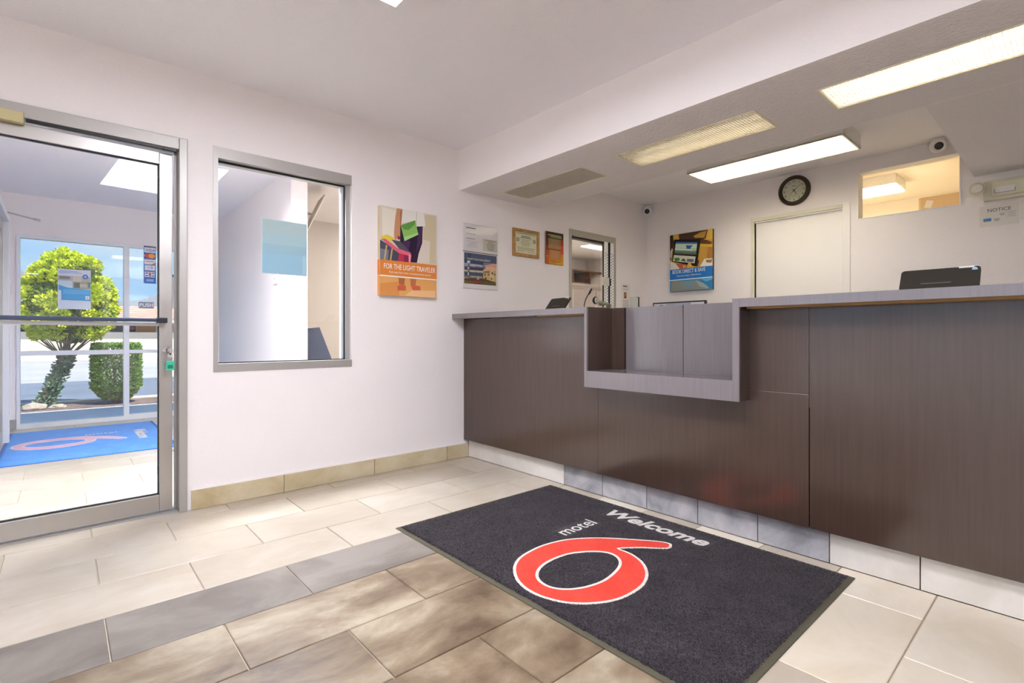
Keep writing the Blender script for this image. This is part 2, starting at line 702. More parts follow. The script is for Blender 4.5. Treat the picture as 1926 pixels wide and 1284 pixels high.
# ------------------------------------------------------------------ entrance door and frame
fr = sroot('trim_1')
bx('jamb', alud, fr, 0.475, YA - 0.012, 0, 0.513, YA2 - 0.02, DZ, bev=0.003)
bx('jamb', alud, fr, DX0, YA - 0.012, 0, DX0 + 0.035, YA2 - 0.02, DZ, bev=0.003)
bx('header', alud, fr, DX0 + 0.035, YA - 0.012, 1.945, 0.475, YA2 - 0.02, DZ, bev=0.003)
bx('closer_track', black, fr, -0.12, YA - 0.006, 1.933, 0.462, YA + 0.012, 1.945)
bx('track_end', black, fr, 0.405, YA - 0.014, 1.929, 0.462, YA + 0.012, 1.944, bev=0.002)
bx('closer_cover', mat('aged_cream', '#c9bd8f', 0.5), fr, -0.26, YA - 0.03, 1.915, -0.125, YA + 0.015, 1.965, bev=0.004)
bx('stop', alud, fr, 0.462, YA + 0.06, 0, 0.475, YA + 0.075, 1.945)
bx('threshold', alud, fr, DX0 + 0.035, YA + 0.01, -0.002, 0.475, YA2 - 0.02, 0.008)

dr = sroot('door_1', (-0.41, YA + 0.008, 0), math.radians(2.2))
LW, LH = 0.862, 1.925
bx('stile', alu, dr, LW - 0.058, 0, 0.014, LW, 0.044, LH, bev=0.002)
bx('stile', alu, dr, 0, 0, 0.014, 0.058, 0.044, LH, bev=0.002)
bx('rail', alu, dr, 0.058, 0.001, 0.014, LW - 0.058, 0.043, 0.102, bev=0.002)
bx('rail', alu, dr, 0.058, 0.001, LH - 0.062, LW - 0.058, 0.043, LH, bev=0.002)
bx('pane', glass, dr, 0.058, 0.02, 0.102, LW - 0.058, 0.026, LH - 0.062)
mb = MB()
mb.box(0.058, 0.016, 0.102, 0.063, 0.032, LH - 0.062).box(LW - 0.063, 0.016, 0.102, LW - 0.058, 0.032, LH - 0.062)
mb.box(0.058, 0.016, LH - 0.067, LW - 0.058, 0.032, LH - 0.062).box(0.058, 0.016, 0.102, LW - 0.058, 0.032, 0.107)
mb.build('glazing_bead', gasket, dr)
barm = mat('push_bar_metal', '#4a5468', 0.28, metal=0.6)
pb = MB().box(0.02, -0.045, 1.02, LW - 0.035, -0.025, 1.04, bev=0.004).build('push_bar', barm, dr)
bx('end_cap', mat('bar_cap', '#1d1f33', 0.4), pb, LW - 0.075, -0.05, 1.016, LW - 0.03, 0.0, 1.044, bev=0.003)
bx('end_cap', mat('bar_cap', '#1d1f33', 0.4), pb, 0.01, -0.05, 1.016, 0.05, 0.0, 1.044, bev=0.003)
bx('bar_backing', aluw, pb, 0.058, -0.006, 1.0, LW - 0.058, 0.018, 1.018)
MB().lathe([(0.017, 0.0), (0.017, -0.008), (0.013, -0.012)], (LW - 0.028, 0, 0.872), 'y', 20).build('lock_cylinder', mat('chrome', '#d8d8da', 0.15, metal=1.0), dr)
bx('seal', aluw, dr, 0.0, 0.01, 0.004, LW, 0.034, 0.014)

ky = thing('key_tag', 'green plastic key tag hanging by a ring from the entrance door lock', 'key', (0.434, YA - 0.004, 0.86))
chrome = _m['chrome']
MB().prism([(-0.004, -0.012, 0.022), (0.004, -0.012, 0.022), (0.004, -0.012, -0.012), (-0.004, -0.012, -0.012)], (0, -0.002, 0)).lathe([(0.012, -0.012), (0.012, -0.014)], (0, 0, -0.016), 'y', 16).build('key', chrome, ky)
MB().tube([(0.011 * math.cos(a), -0.014, -0.033 + 0.014 * math.sin(a)) for a in [2 * PI * k / 16 for k in range(17)]], 0.0012, 6).build('ring', chrome, ky)
tg = MB().box(-0.018, -0.017, -0.095, 0.018, -0.013, -0.045, bev=0.0018).build('tag', mat('tag_green', '#2fc39c', 0.35), ky)
bx('tag_print', mat('tag_ink', '#17735f', 0.5), tg, -0.012, -0.0175, -0.085, 0.012, -0.0169, -0.066)

# ------------------------------------------------------------------ lobby window
wn = sroot('window_1')
x0, z0, x1, z1 = W1
bx('frame_side', alud, wn, x0, YA - 0.004, z0, x0 + 0.024, YA2, z1)
bx('frame_side', alud, wn, x1 - 0.046, YA + 0.03, z0, x1 - 0.02, YA2, z1)
bx('frame_head', alud, wn, x0 + 0.024, YA + 0.0, z1 - 0.062, x1 - 0.02, YA2, z1)
bx('frame_sill', alud, wn, x0 + 0.024, YA - 0.004, z0, x1 - 0.02, YA2, z0 + 0.045)
bx('reveal', trimw, wn, x1 - 0.02, YA + 0.002, z0, x1, YA2, z1)
mb = MB()
mb.box(x0 + 0.024, YA + 0.05, z1 - 0.072, x1 - 0.046, YA + 0.062, z1 - 0.062).box(x0 + 0.024, YA + 0.05, z0 + 0.045, x1 - 0.046, YA + 0.062, z0 + 0.051)
mb.box(x1 - 0.052, YA + 0.05, z0 + 0.05, x1 - 0.046, YA + 0.062, z1 - 0.07)
mb.build('glazing_bead', gasket, wn)
bx('pane', glass, wn, x0 + 0.024, YA + 0.055, z0 + 0.045, x1 - 0.046, YA + 0.06, z1 - 0.062)
bx('frame_reflection', aluw, wn, x1 - 0.066, YA + 0.06, z0 + 0.045, x1 - 0.052, YA + 0.09, z1 - 0.062)  # white strip standing for the frame's reflection in the pane
nb = thing('poster_sheet', 'pale blue poster back stuck on the pane of the lobby window', 'poster', (0.906, YA + 0.061, 1.326))
bx('sheet', mat('poster_edge', '#d6e2e6', 0.6), nb, 0, 0.0, 0, 0.268, 0.003, 0.332)
art('tint', nb, 0.268, 0.332, -0.0004, [('#c3d6da', R(0.01, 0.01, 0.99, 0.99)), ('#bcd6df', R(0.01, 0.25, 0.99, 0.99)), ('#aed0e0', R(0.01, 0.45, 0.99, 0.99)), ('#a0c8de', R(0.01, 0.62, 0.99, 0.99)), ('#b3d3e2', R(0.9, 0.62, 0.99, 0.98))])

# ------------------------------------------------------------------ unseen west window, added to let daylight into the lobby
wn = sroot('added_window')
wy = [-2.0 + 4.7 * k / 4 for k in range(5)]
for k, y in enumerate(wy):
    bx('mullion', alud, wn, XW - 0.1, y - (0 if k == 0 else 0.025 if k < 4 else 0.05), 0.08, XW - 0.02, y + (0.05 if k == 0 else 0.025 if k < 4 else 0), 2.2)
for k in range(4):
    a, b = wy[k] + (0.05 if k == 0 else 0.025), wy[k + 1] - (0.05 if k == 3 else 0.025)
    bx('frame_rail', alud, wn, XW - 0.1, a, 0.08, XW - 0.02, b, 0.13)
    bx('frame_rail', alud, wn, XW - 0.1, a, 2.15, XW - 0.02, b, 2.2)
    bx('pane', glass, wn, XW - 0.063, a, 0.13, XW - 0.057, b, 2.15)

# ------------------------------------------------------------------ lights
lens = lensmat('prismatic_lens', '#fbf8f0')
lensd = lensmat('prismatic_lens_grey', '#f0eeea', 0.4)
house = mat('lamp_housing', '#eceae4', 0.5)
lensrim = mat('lens_rim', '#f0ead2', 0.4)


def tube_lamp(name, label, w, l, z_top, loc, on, group=None, boxed=False, tubes=(-0.07, 0.07), off_m=None, cell=0.0153, lensm=None, depth=0.1):
    """a fluorescent trough: housing open below, tubes, prismatic lens; origin at the lens plane"""
    t = thing(name, label, 'light', loc, 0, group)
    mb = MB()
    d = depth
    mb.box(-w / 2, -l / 2, d - 0.006, w / 2, l / 2, d)
    mb.box(-w / 2, -l / 2, 0.0, -w / 2 + 0.006, l / 2, d - 0.006).box(w / 2 - 0.006, -l / 2, 0.0, w / 2, l / 2, d - 0.006)
    mb.box(-w / 2 + 0.006, -l / 2, 0.0, w / 2 - 0.006, -l / 2 + 0.006, d - 0.006).box(-w / 2 + 0.006, l / 2 - 0.006, 0.0, w / 2 - 0.006, l / 2, d - 0.006)
    mb.build('housing', house, t)
    for k, x in enumerate(tubes):
        m = on[k]
        MB().tube([(x, -l / 2 + 0.03, d * 0.55), (x, l / 2 - 0.03, d * 0.55)], 0.013, 10).build('fluorescent_tube', m, t)
    lp = MB().box(-w / 2 + 0.012, -l / 2 + 0.012, 0.004, w / 2 - 0.012, l / 2 - 0.012, 0.0045).build('lens', lensm or lens, t)
    mb = MB()
    r = 0.0011
    n = int((w - 0.03) / cell)
    for k in range(n + 1):
        x = -w / 2 + 0.015 + k * (w - 0.03) / n
        mb.box(x - r, -l / 2 + 0.012, 0.0005, x + r, l / 2 - 0.012, 0.004)
    n = int((l - 0.03) / cell)
    for k in range(n + 1):
        y = -l / 2 + 0.015 + k * (l - 0.03) / n
        mb.box(-w / 2 + 0.012, y - r, 0.0005, w / 2 - 0.012, y + r, 0.004)
    stuff(mb.build('lens_ribs', lensm or lens, lp))
    mb = MB()
    for s in (-1, 1):
        mb.box(s * w / 2 - 0.006 - s * 0.006, -l / 2, -0.003, s * w / 2 + 0.006 - s * 0.006, l / 2, 0.005)
        mb.box(-w / 2 + 0.012, s * l / 2 - 0.006 - s * 0.006, -0.003, w / 2 - 0.012, s * l / 2 + 0.006 - s * 0.006, 0.005)
    mb.build('lens_frame', lensrim, t)
    return t


offt = mat('tube_off', '#e8e6e0', 0.3)
on_r = emit('tube_rear', '#f6f8ff', E_REAR)
on_s = emit('tube_soffit', '#fffaf0', E_SOF)
on_s2 = emit('tube_soffit_dim', '#fff0d4', E_SOF * 0.55)
for (a, b), lab, on in zip(SLY, ('unlit recessed soffit light with prismatic lens, beside the entrance wall', 'half-lit recessed soffit light above the lowered counter shelf', 'lit recessed soffit light over the tablet end of the counter'), ((offt, offt), (offt, on_s2), (on_s, on_s))):
    tube_lamp('recessed_light', lab, 0.303, b - a - 0.002, 0, (2.7525, (a + b) / 2, ZS + 0.001), on, 'recessed lights in the soffit', lensm=lensd if a < 2 else lensmat('prismatic_lens_unlit', '#f2efe8', 0.15))
tube_lamp('box_light', 'bright boxed fluorescent light on the ceiling behind the counter', 0.40, 1.13, 0, (4.095, 1.635, 2.289), (on_r, on_r), tubes=(-0.085, 0.085), depth=0.099)

on_m = emit('lens_lobby', '#f3f5ff', E_MAIN)
for x, y, lab in ((0.75, 1.30, 'boxed white ceiling light glowing above the middle of the lobby'), (-0.65, -0.9, 'unseen boxed ceiling light added behind the camera to brighten the lobby')):  # the second light is out of view, added to brighten the lobby
    t = thing('ceiling_light', lab, 'light', (x, y, ZC), 0, 'boxed lobby ceiling lights')
    w, l = 0.30, 0.61
    mb = MB()
    mb.box(-w, -l, -0.078, -w + 0.012, l, 0).box(w - 0.012, -l, -0.078, w, l, 0).box(-w + 0.012, -l, -0.078, w - 0.012, -l + 0.012, 0).box(-w + 0.012, l - 0.012, -0.078, w - 0.012, l, 0)
    mb.build('housing', house, t)
    bx('lens', on_m, t, -w + 0.012, -l + 0.012, -0.076, w - 0.012, l - 0.012, -0.07)
on_v = emit('fill_vestibule', '#f4f6ff', E_VEST)
t = thing('vestibule_fill_light', 'unseen ceiling light added above the lobby window to brighten the vestibule', 'light', (0.62, 3.46, ZC))  # lamp out of view, added to brighten the vestibule
mb = MB()
mb.box(0, 0, -0.14, 0.012, 0.5, 0).box(0.788, 0, -0.14, 0.8, 0.5, 0).box(0.012, 0, -0.14, 0.788, 0.012, 0).box(0.012, 0.488, -0.14, 0.788, 0.5, 0)  # deep skirt keeps the lens out of reflections in the outer glass
mb.build('housing', house, t)
bx('lens', on_v, t, 0.012, 0.012, -0.03, 0.788, 0.488, -0.024)
on_o = emit('lens_office', '#fff4e4', E_ROOM)
t = thing('office_light', 'long ceiling light in the office behind the sliding window', 'light', (6.05, 5.02, ZC))
bx('housing', house, t, 0, 0, -0.05, 1.22, 0.2, 0)
bx('lens', on_o, t, 0.01, 0.01, -0.058, 1.21, 0.19, -0.05)
t = thing('office_light', 'unseen ceiling light added to brighten the partition side of the office', 'light', (2.9, 5.2, ZC))  # second office lamp, out of view, added to lift the dim office
bx('housing', house, t, 0, 0, -0.05, 1.22, 0.3, 0)
bx('lens', on_o, t, 0.01, 0.01, -0.058, 1.21, 0.29, -0.05)
t = thing('store_light', 'boxed ceiling light seen through the transom window', 'light', (6.38, 1.285, 2.609))
bx('housing', house, t, 0, 0, -0.1, 0.42, 1.22, 0, bev=0.004)
bx('lens', emit('lens_store', '#fff1d8', E_ROOM * 1.3), t, 0.012, 0.012, -0.112, 0.408, 1.208, -0.1)

# ------------------------------------------------------------------ reception counter
def laminate(name, a, b, r0, r1):
    m = bpy.data.materials.new(name)
    t, p = nodes(m)
    g = t.nodes.new('ShaderNodeNewGeometry')
    mp = t.nodes.new('ShaderNodeMapping')
    mp.inputs['Scale'].default_value = (60, 60, 2.2)
    t.links.new(g.outputs['Position'], mp.inputs[0])
    n = t.nodes.new('ShaderNodeTexNoise')
    n.inputs['Scale'].default_value = 1.6
    n.inputs['Detail'].default_value = 4
    t.links.new(mp.outputs[0], n.inputs['Vector'])
    x = t.nodes.new('ShaderNodeMix')
    x.data_type = 'RGBA'
    x.inputs['A'].default_value = lin(a)
    x.inputs['B'].default_value = lin(b)
    t.links.new(n.outputs['Fac'], x.inputs['Factor'])
    t.links.new(x.outputs['Result'], p.inputs['Base Color'])
    n2 = t.nodes.new('ShaderNodeTexNoise')
    n2.inputs['Scale'].default_value = 2.2
    n2.inputs['Detail'].default_value = 2
    n2.inputs['Distortion'].default_value = 0.2
    t.links.new(g.outputs['Position'], n2.inputs['Vector'])
    r = t.nodes.new('ShaderNodeMapRange')
    r.inputs['From Min'].default_value = 0.25
    r.inputs['From Max'].default_value = 0.75
    r.interpolation_type = 'SMOOTHSTEP'
    r.inputs['To Min'].default_value = r0
    r.inputs['To Max'].default_value = r1
    t.links.new(n2.outputs['Fac'], r.inputs[0])
    t.links.new(r.outputs[0], p.inputs['Roughness'])
    p.inputs['Specular IOR Level'].default_value = 0.9
    _m[name] = m
    return m


esp = laminate('espresso_laminate', '#402f28', '#4f3d34', 0.13, 0.265)
pewter = laminate('pewter_laminate', '#776f71', '#878082', 0.15, 0.265)
pewd = laminate('pewter_panel', '#696163', '#787173', 0.12, 0.26)
rawed = mat('raw_board', '#a07c50', 0.7)

ct = thing('reception_counter', 'dark espresso reception counter with a projecting lowered shelf box', 'counter', (XC, 1.2, 0))


def cb(name, m, par, x0, y0, z0, x1, y1, z1, bev=0.0):
    return bx(name, m, par, x0 - XC, y0 - 1.2, z0, x1 - XC, y1 - 1.2, z1, bev=bev)


BY0, BY1 = 1.02, 1.912        # the projecting box
cb('front_panel', esp, ct, XC, 1.90, 0.138, XC + 0.02, YA - 0.003, ZL - 0.038, bev=0.001)
cb('front_panel', esp, ct, XC, 0.775, 0.138, XC + 0.02, 1.899, 0.70, bev=0.001)
cb('front_panel', esp, ct, XC, 0.775, 0.70, XC + 0.02, 1.03, ZL - 0.038)
cb('front_panel', esp, ct, XC, -1.2, 0.138, XC + 0.02, 0.771, ZL - 0.038, bev=0.001)
cb('backing', esp, ct, XC + 0.02, -1.2, 0.138, XC + 0.06, YA - 0.003, 0.64)
cb('plinth', mat('plinth_board', '#5c5048', 0.7), ct, 2.414, -1.2, 0, 2.44, YA - 0.003, 0.138)
sb = cb('shelf_box_side', pewter, ct, XL, BY1 - 0.018, 0.655, XL + 0.012, BY1, ZL)
cb('inner_lining', esp, sb, XL + 0.012, BY1 - 0.018, 0.655, 2.58, BY1, ZL)
sb = cb('shelf_box_side', pewter, ct, XL, BY0, 0.655, XL + 0.012, BY0 + 0.03, ZL)
cb('inner_lining', esp, sb, XL + 0.012, BY0, 0.655, 2.58, BY0 + 0.02, ZL)
cb('shelf_fascia', pewter, ct, XL, BY0 + 0.03, 0.655, XL + 0.014, BY1 - 0.018, 0.748)
cb('shelf', pewd, ct, XL + 0.014, BY0 + 0.02, 0.70, 2.50, BY1 - 0.018, 0.747)
cb('shelf_box_bottom', esp, ct, XL + 0.014, BY0 + 0.02, 0.655, 2.58, BY1 - 0.018, 0.668)
cb('corner_post', esp, ct, 2.485, 1.805, 0.748, 2.52, BY1 - 0.018, ZL)
cb('back_panel', pewd, ct, 2.49, 1.43, 0.748, 2.515, 1.795, ZL)
cb('back_panel', pewd, ct, 2.49, BY0 + 0.022, 0.748, 2.515, 1.426, ZL)
cb('end_panel', esp, ct, XC + 0.02, YA - 0.023, 0.138, 2.62, YA - 0.003, ZL - 0.038)
mb = None
for y0, y1, lab in ((BY1 + 0.001, YA - 0.002, 'dark worktop of the counter between the shelf box and the entrance wall'), (-1.2, BY0 - 0.001, 'dark worktop of the counter carrying the leaning black tablet')):
    wt = thing('countertop', lab, 'countertop', (XL, y0, ZL - 0.038), 0, 'worktops of the reception counter')
    L = y1 - y0
    bx('edge_band', pewter, wt, 0, 0, 0, 0.012, L, 0.038)
    bx('slab', esp, wt, 0.012, 0, 0.002, 0.42, L, 0.038)
    bx('underside_strip', rawed, wt, 0.03, 0.02, -0.008, 0.105, L - 0.9 if y0 > 1 else L - 0.02, 0.002)

# ------------------------------------------------------------------ mats
OUT6 = [(1.024, .815), (0.999, .832), (0.949, .812), (0.862, .745), (0.765, .662), (0.7, .584), (0.654, .498), (0.633, .39), (0.64, .292), (0.661, .214), (0.704, .148), (0.762, .099), (0.821, .069), (0.891, .055), (0.961, .062), (1.032, .09), (1.085, .135), (1.126, .194), (1.151, .26), (1.157, .341), (1.147, .419), (1.118, .486), (1.079, .538), (1.027, .581), (0.957, .610), (0.885, .612), (0.951, .693), (1.028, .768)]
IN6 = [(0.817, .48), (0.871, .532), (0.922, .534), (0.969, .497), (1.0, .431), (1.019, .328), (1.006, .241), (0.974, .179), (0.93, .146), (0.881, .143), (0.834, .165), (0.794, .216), (0.773, .294), (0.777, .397)]


def smooth(p, n=4, sharp=()):
    out = []
    N = len(p)
    for i in range(N):
        a, b, c, d = p[i - 1], p[i], p[(i + 1) % N], p[(i + 2) % N]
        if i in sharp:
            a = b
        if (i + 1) % N in sharp:
            d = c
        for k in range(n):
            t = k / n
            out.append(tuple(0.5 * (2 * b[j] + (c[j] - a[j]) * t + (2 * a[j] - 5 * b[j] + 4 * c[j] - d[j]) * t * t + (3 * b[j] - a[j] - 3 * c[j] + d[j]) * t ** 3) for j in (0, 1)))
    return out


def inset(p, d):
    N = len(p)
    A = sum(p[i][0] * p[(i + 1) % N][1] - p[(i + 1) % N][0] * p[i][1] for i in range(N))
    s = 1 if A > 0 else -1
    out = []
    for i in range(N):
        a, b, c = Vector(p[i - 1]), Vector(p[i]), Vector(p[(i + 1) % N])
        e = ((b - a).normalized() + (c - b).normalized())
        if e.length < 1e-4:
            e = c - b
        e.normalize()
        out.append((b.x - e.y * s * d, b.y + e.x * s * d))
    return out


def ring_fill(outer, inner, z, z0):
    """solid ring between two outlines, z0..z high"""
    bm = bmesh.new()
    top = []
    for P in (outer, inner):
        v = [bm.verts.new((a, b, z)) for a, b in P]
        w = [bm.verts.new((a, b, z0)) for a, b in P]
        n = len(v)
        for i in range(n):
            top.append(bm.edges.new((v[i], v[(i + 1) % n])))
        for i in range(n):
            bm.faces.new((v[i], v[(i + 1) % n], w[(i + 1) % n], w[i]))
    bmesh.ops.triangle_fill(bm, use_beauty=True, use_dissolve=False, edges=top)
    mb = MB()
    mb.bm.free()
    mb.bm = bm
    return mb


def pile(name, a, b, c=None):
    m = bpy.data.materials.new(name)
    t, p = nodes(m)
    g = t.nodes.new('ShaderNodeTexCoord')
    n = t.nodes.new('ShaderNodeTexNoise')
    n.inputs['Scale'].default_value = 170
    n.inputs['Detail'].default_value = 2
    t.links.new(g.outputs['Object'], n.inputs['Vector'])
    n2 = t.nodes.new('ShaderNodeTexNoise')
    n2.inputs['Scale'].default_value = 9
    n2.inputs['Detail'].default_value = 5
    t.links.new(g.outputs['Object'], n2.inputs['Vector'])
    ad = t.nodes.new('ShaderNodeMath')
    ad.operation = 'MULTIPLY_ADD'
    ad.inputs[1].default_value = 0.6
    t.links.new(n2.outputs['Fac'], ad.inputs[0])
    t.links.new(n.outputs['Fac'], ad.inputs[2])
    r = t.nodes.new('ShaderNodeMapRange')
    r.inputs['From Min'].default_value = 0.55
    r.inputs['From Max'].default_value = 1.05
    t.links.new(ad.outputs[0], r.inputs[0])
    x = t.nodes.new('ShaderNodeMix')
    x.data_type = 'RGBA'
    x.inputs['A'].default_value = lin(a)
    x.inputs['B'].default_value = lin(b)
    t.links.new(r.outputs[0], x.inputs['Factor'])
    t.links.new(x.outputs['Result'], p.inputs['Base Color'])
    p.inputs['Roughness'].default_value = 0.95
    p.inputs['Specular IOR Level'].default_value = 0.1
    p.inputs['Sheen Weight'].default_value = 0.15
    bp = t.nodes.new('ShaderNodeBump')
    bp.inputs['Strength'].default_value = 0.9
    bp.inputs['Distance'].default_value = 0.004
    t.links.new(n.outputs['Fac'], bp.inputs['Height'])
    t.links.new(bp.outputs[0], p.inputs['Normal'])
    _m[name] = m
    return m


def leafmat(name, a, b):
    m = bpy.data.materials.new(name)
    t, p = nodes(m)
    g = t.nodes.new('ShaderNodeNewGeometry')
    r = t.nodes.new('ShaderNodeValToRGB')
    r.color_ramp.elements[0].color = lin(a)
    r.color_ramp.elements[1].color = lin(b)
    t.links.new(g.outputs['Random Per Island'], r.inputs[0])
    t.links.new(r.outputs[0], p.inputs['Base Color'])
    p.inputs['Roughness'].default_value = 0.6
    p.inputs['Subsurface Weight'].default_value = 0.0
    p.inputs['Transmission Weight'].default_value = 0.0
    _m[name] = m
    return m


def welcome_mat(name, label, loc, L, W, base, edge, red, ivory, fibres=None):
    """local x runs along the lettering, local y is the top of the lettering"""
    t = thing(name, label, 'mat', loc, -PI / 2, 'welcome mats')
    MB().box(0, 0, 0, L, W, 0.004, bev=0.0015).build('rubber_border', edge, t)
    e = 0.022
    nx, ny = 150, 100
    bm = bmesh.new()
    rr = random.Random(3)
    gr = []
    for i in range(nx + 1):
        row = []
        for j in range(ny + 1):
            x, y = e + (L - 2 * e) * i / nx, e + (W - 2 * e) * j / ny
            if i in (0, nx):
                x += rr.uniform(-0.003, 0.003)
            if j in (0, ny):
                y += rr.uniform(-0.003, 0.003)
            edge_v = i in (0, nx) or j in (0, ny)
            row.append(bm.verts.new((x, y, 0.0035 if edge_v else 0.0085 + rr.uniform(-0.0004, 0.0004))))
        gr.append(row)
    for i in range(nx):
        for j in range(ny):
            f = bm.faces.new((gr[i][j], gr[i + 1][j], gr[i + 1][j + 1], gr[i][j + 1]))
            f.smooth = True
    mb = MB()
    mb.bm.free()
    mb.bm = bm
    mb.build('pile', base, t)
    if fibres:
        def inside(P, x, y):
            c = False
            for i in range(len(P)):
                (xa, ya), (xb, yb) = P[i - 1], P[i]
                if (ya > y) != (yb > y) and x < (xb - xa) * (y - ya) / (yb - ya) + xa:
                    c = not c
            return c
        vs, fs = [], []
        for _ in range(110000):
            x, y = rr.uniform(e * 0.85, L - e * 0.85), rr.uniform(e * 0.85, W - e * 0.85)
            if 0.62 < x < 1.17 and 0.04 < y < 0.85 and inside(OUT6, x, y) and not inside(IN6, x, y):
                continue
            if (0.55 < x < 1.14 and 0.89 < y < 1.02) or (0.55 < x < 0.645 and 0.535 < y < 0.79):
                continue
            a, k = rr.uniform(0, 2 * PI), len(vs)
            dx, dy = 0.0016 * math.cos(a), 0.0016 * math.sin(a)
            lx, ly = rr.uniform(-0.003, 0.003), rr.uniform(-0.003, 0.003)
            vs += [(x - dx, y - dy, 0.006), (x + dx, y + dy, 0.006), (x + lx, y + ly, 0.0115 + rr.uniform(0, 0.003))]
            fs.append((k, k + 1, k + 2))
        me = bpy.data.meshes.new('pile_fibres')
        me.from_pydata(vs, [], fs)
        me.materials.append(fibres)
        fo = bpy.data.objects.new('pile_fibres', me)
        COL.objects.link(fo)
        fo.parent = t
        stuff(fo)
    o, n = smooth(OUT6, 5, sharp=(25,)), smooth(IN6, 5)
    ring_fill(o, n, 0.0098, 0.0075).build('logo_outline', ivory, t)
    o2, n2 = inset(o, 0.0125), inset(n, -0.0125)
    ring_fill(o2, n2, 0.0106, 0.0085).build('logo_figure', red, t)
    mb = MB()
    put_text(mb, text_geo('Welcome', shear=0.22, offset=0.035, width=0.56, height=0.098), lambda a, b: (0.565 + a, 0.907 + b, 0.0103))
    mb.build('lettering', ivory, t, fix=False)
    mb = MB()
    put_text(mb, text_geo('motel', shear=0.0, offset=0.004, width=0.235, height=0.078), lambda a, b: (0.632 - b, 0.545 + a, 0.0103))
    mb.build('lettering', ivory, t, fix=False)
    return t


welcome_mat('welcome_mat', 'charcoal welcome mat with a red figure six on the lobby tiles', (1.232, 2.252, 0), 1.655, 1.09,
            pile('pile_black', '#1b181b', '#453d42'), mat('mat_rubber', '#55503f', 0.8, bump=(200, 0.3)), pile('pile_red', '#d5301f', '#ee4a38'), pile('pile_ivory', '#cfc8c0', '#ece6df'), leafmat('fibre_black', '#141012', '#6a5e66'))
welcome_mat('welcome_mat', 'blue welcome mat with a pale red figure six inside the vestibule', (-0.37, 6.87, 0), 1.71, 1.13,
            pile('pile_blue', '#3a7fd2', '#5b9fe8'), mat('mat_rubber_blue', '#2e5fae', 0.8), pile('pile_pink', '#d9a3b8', '#e8b8c8'), pile('pile_ivory', '#cfc8c0', '#ece6df') if 'pile_ivory' not in _m else _m['pile_ivory'])

# ------------------------------------------------------------------ things on the entrance wall
def canvas_root(name, label, cat, x, z, w, h, d, m, east=False, face=0.0, bev=0.002):
    loc = (XB - face, x, z) if east else (x, YA - face, z)
    t = thing(name, label, cat, loc, RB if east else 0)
    bx('board', m, t, 0, -d, 0, w, 0, h, bev=bev)
    return t


inkw = mat('ink_white', '#f3efe9', 0.5)
inkd = mat('ink_dark', '#3b3a40', 0.6)

# canvas print: light traveler
w, h, d = 0.455, 0.612, 0.035
cv = canvas_root('canvas_print', 'canvas print of a traveler with suitcase above an orange banner', 'poster', 1.63, 1.228, w, h, d, mat('canvas_side', '#d9c6a4', 0.7))
q = quad((205, 108), (857, 220), (845, 1172), (205, 1128))
P = [('#d9cfbd', R(0, 0, 1, 0.7)), ('#e6dece', q([(230, 130), (380, 170), (350, 480), (230, 470)])), ('#cbbf9f', q([(720, 210), (857, 230), (850, 780), (640, 760), (690, 500)])), ('#dccfc2', q([(640, 480), (780, 520), (770, 780), (620, 760)])),
     ('#e3a562', R(0, 0.79, 1, 1)), ('#d9924f', q([(205, 1000), (400, 980), (420, 1150), (205, 1128)])), ('#efc08a', q([(560, 1080), (845, 1090), (845, 1172), (480, 1140)])),
     ('#c98f6a', q([(390, 140), (452, 145), (440, 250), (425, 330), (430, 480), (365, 505), (358, 420), (372, 250)])), ('#a96f4c', q([(425, 180), (452, 150), (440, 300), (425, 420)])),
     ('#2b1a33', q([(430, 340), (690, 345), (682, 540), (640, 660), (620, 765), (420, 750), (425, 500)])), ('#4c2d5c', q([(470, 480), (545, 520), (520, 640), (450, 610)])), ('#4a2f55', q([(640, 360), (688, 350), (660, 560), (610, 650)])),
     ('#e6e2da', q([(452, 145), (700, 195), (722, 345), (610, 350), (585, 280), (440, 312)])), ('#d2cdc4', q([(610, 180), (625, 182), (615, 340), (605, 345)])),
     ('#8cbf62', q([(432, 335), (600, 278), (636, 440), (475, 516)])), ('#5f9a44', q([(432, 335), (600, 278), (590, 330), (520, 390), (470, 385)])), ('#a9d585', q([(470, 470), (630, 420), (636, 442), (475, 516)])),
     ('#e5cd45', q([(212, 470), (280, 440), (355, 480), (350, 520), (225, 500)])),
     ('#4b4a5c', q([(206, 500), (415, 640), (400, 760), (205, 735)])), ('#7c7a8a', q([(206, 600), (300, 620), (290, 745), (205, 735)])), ('#c1a76a', q([(268, 560), (284, 565), (258, 745), (242, 743)])), ('#c1a76a', q([(328, 600), (344, 605), (325, 750), (308, 748)])),
     ('#55505e', q([(330, 500), (430, 520), (545, 650), (440, 640)])),
     ('#e0647c', q([(215, 492), (262, 490), (400, 600), (545, 652), (550, 690), (420, 660), (340, 605)])), ('#b82f4e', q([(412, 655), (470, 670), (465, 762), (398, 750)])), ('#7c2446', q([(470, 672), (535, 690), (528, 768), (465, 762)])), ('#f08ba4', q([(520, 668), (552, 678), (540, 770), (522, 768)])), ('#8a3246', q([(395, 455), (428, 470), (420, 500), (400, 500)])),
     ('#b06a44', q([(405, 940), (478, 945), (470, 1020), (410, 1010)])), ('#cf5f44', q([(392, 1035), (420, 1015), (488, 1028), (490, 1080), (400, 1078)])), ('#b87048', q([(540, 950), (610, 955), (600, 1030), (545, 1020)])), ('#d4644a', q([(540, 1015), (655, 1035), (662, 1080), (570, 1078)])),
     ('#dd8637', R(0, 0.605, 1, 0.776)), ('#f4efe6', R(0, 0.776, 1, 0.79))]
art('picture', cv, w, h, -d - 0.0004, P, 0.00012)
bx('banner_side', mat('banner_orange', '#dd8637', 0.6), cv, -0.0006, -d + 0.0005, h * (1 - 0.776), 0.0006, -0.001, h * (1 - 0.605))
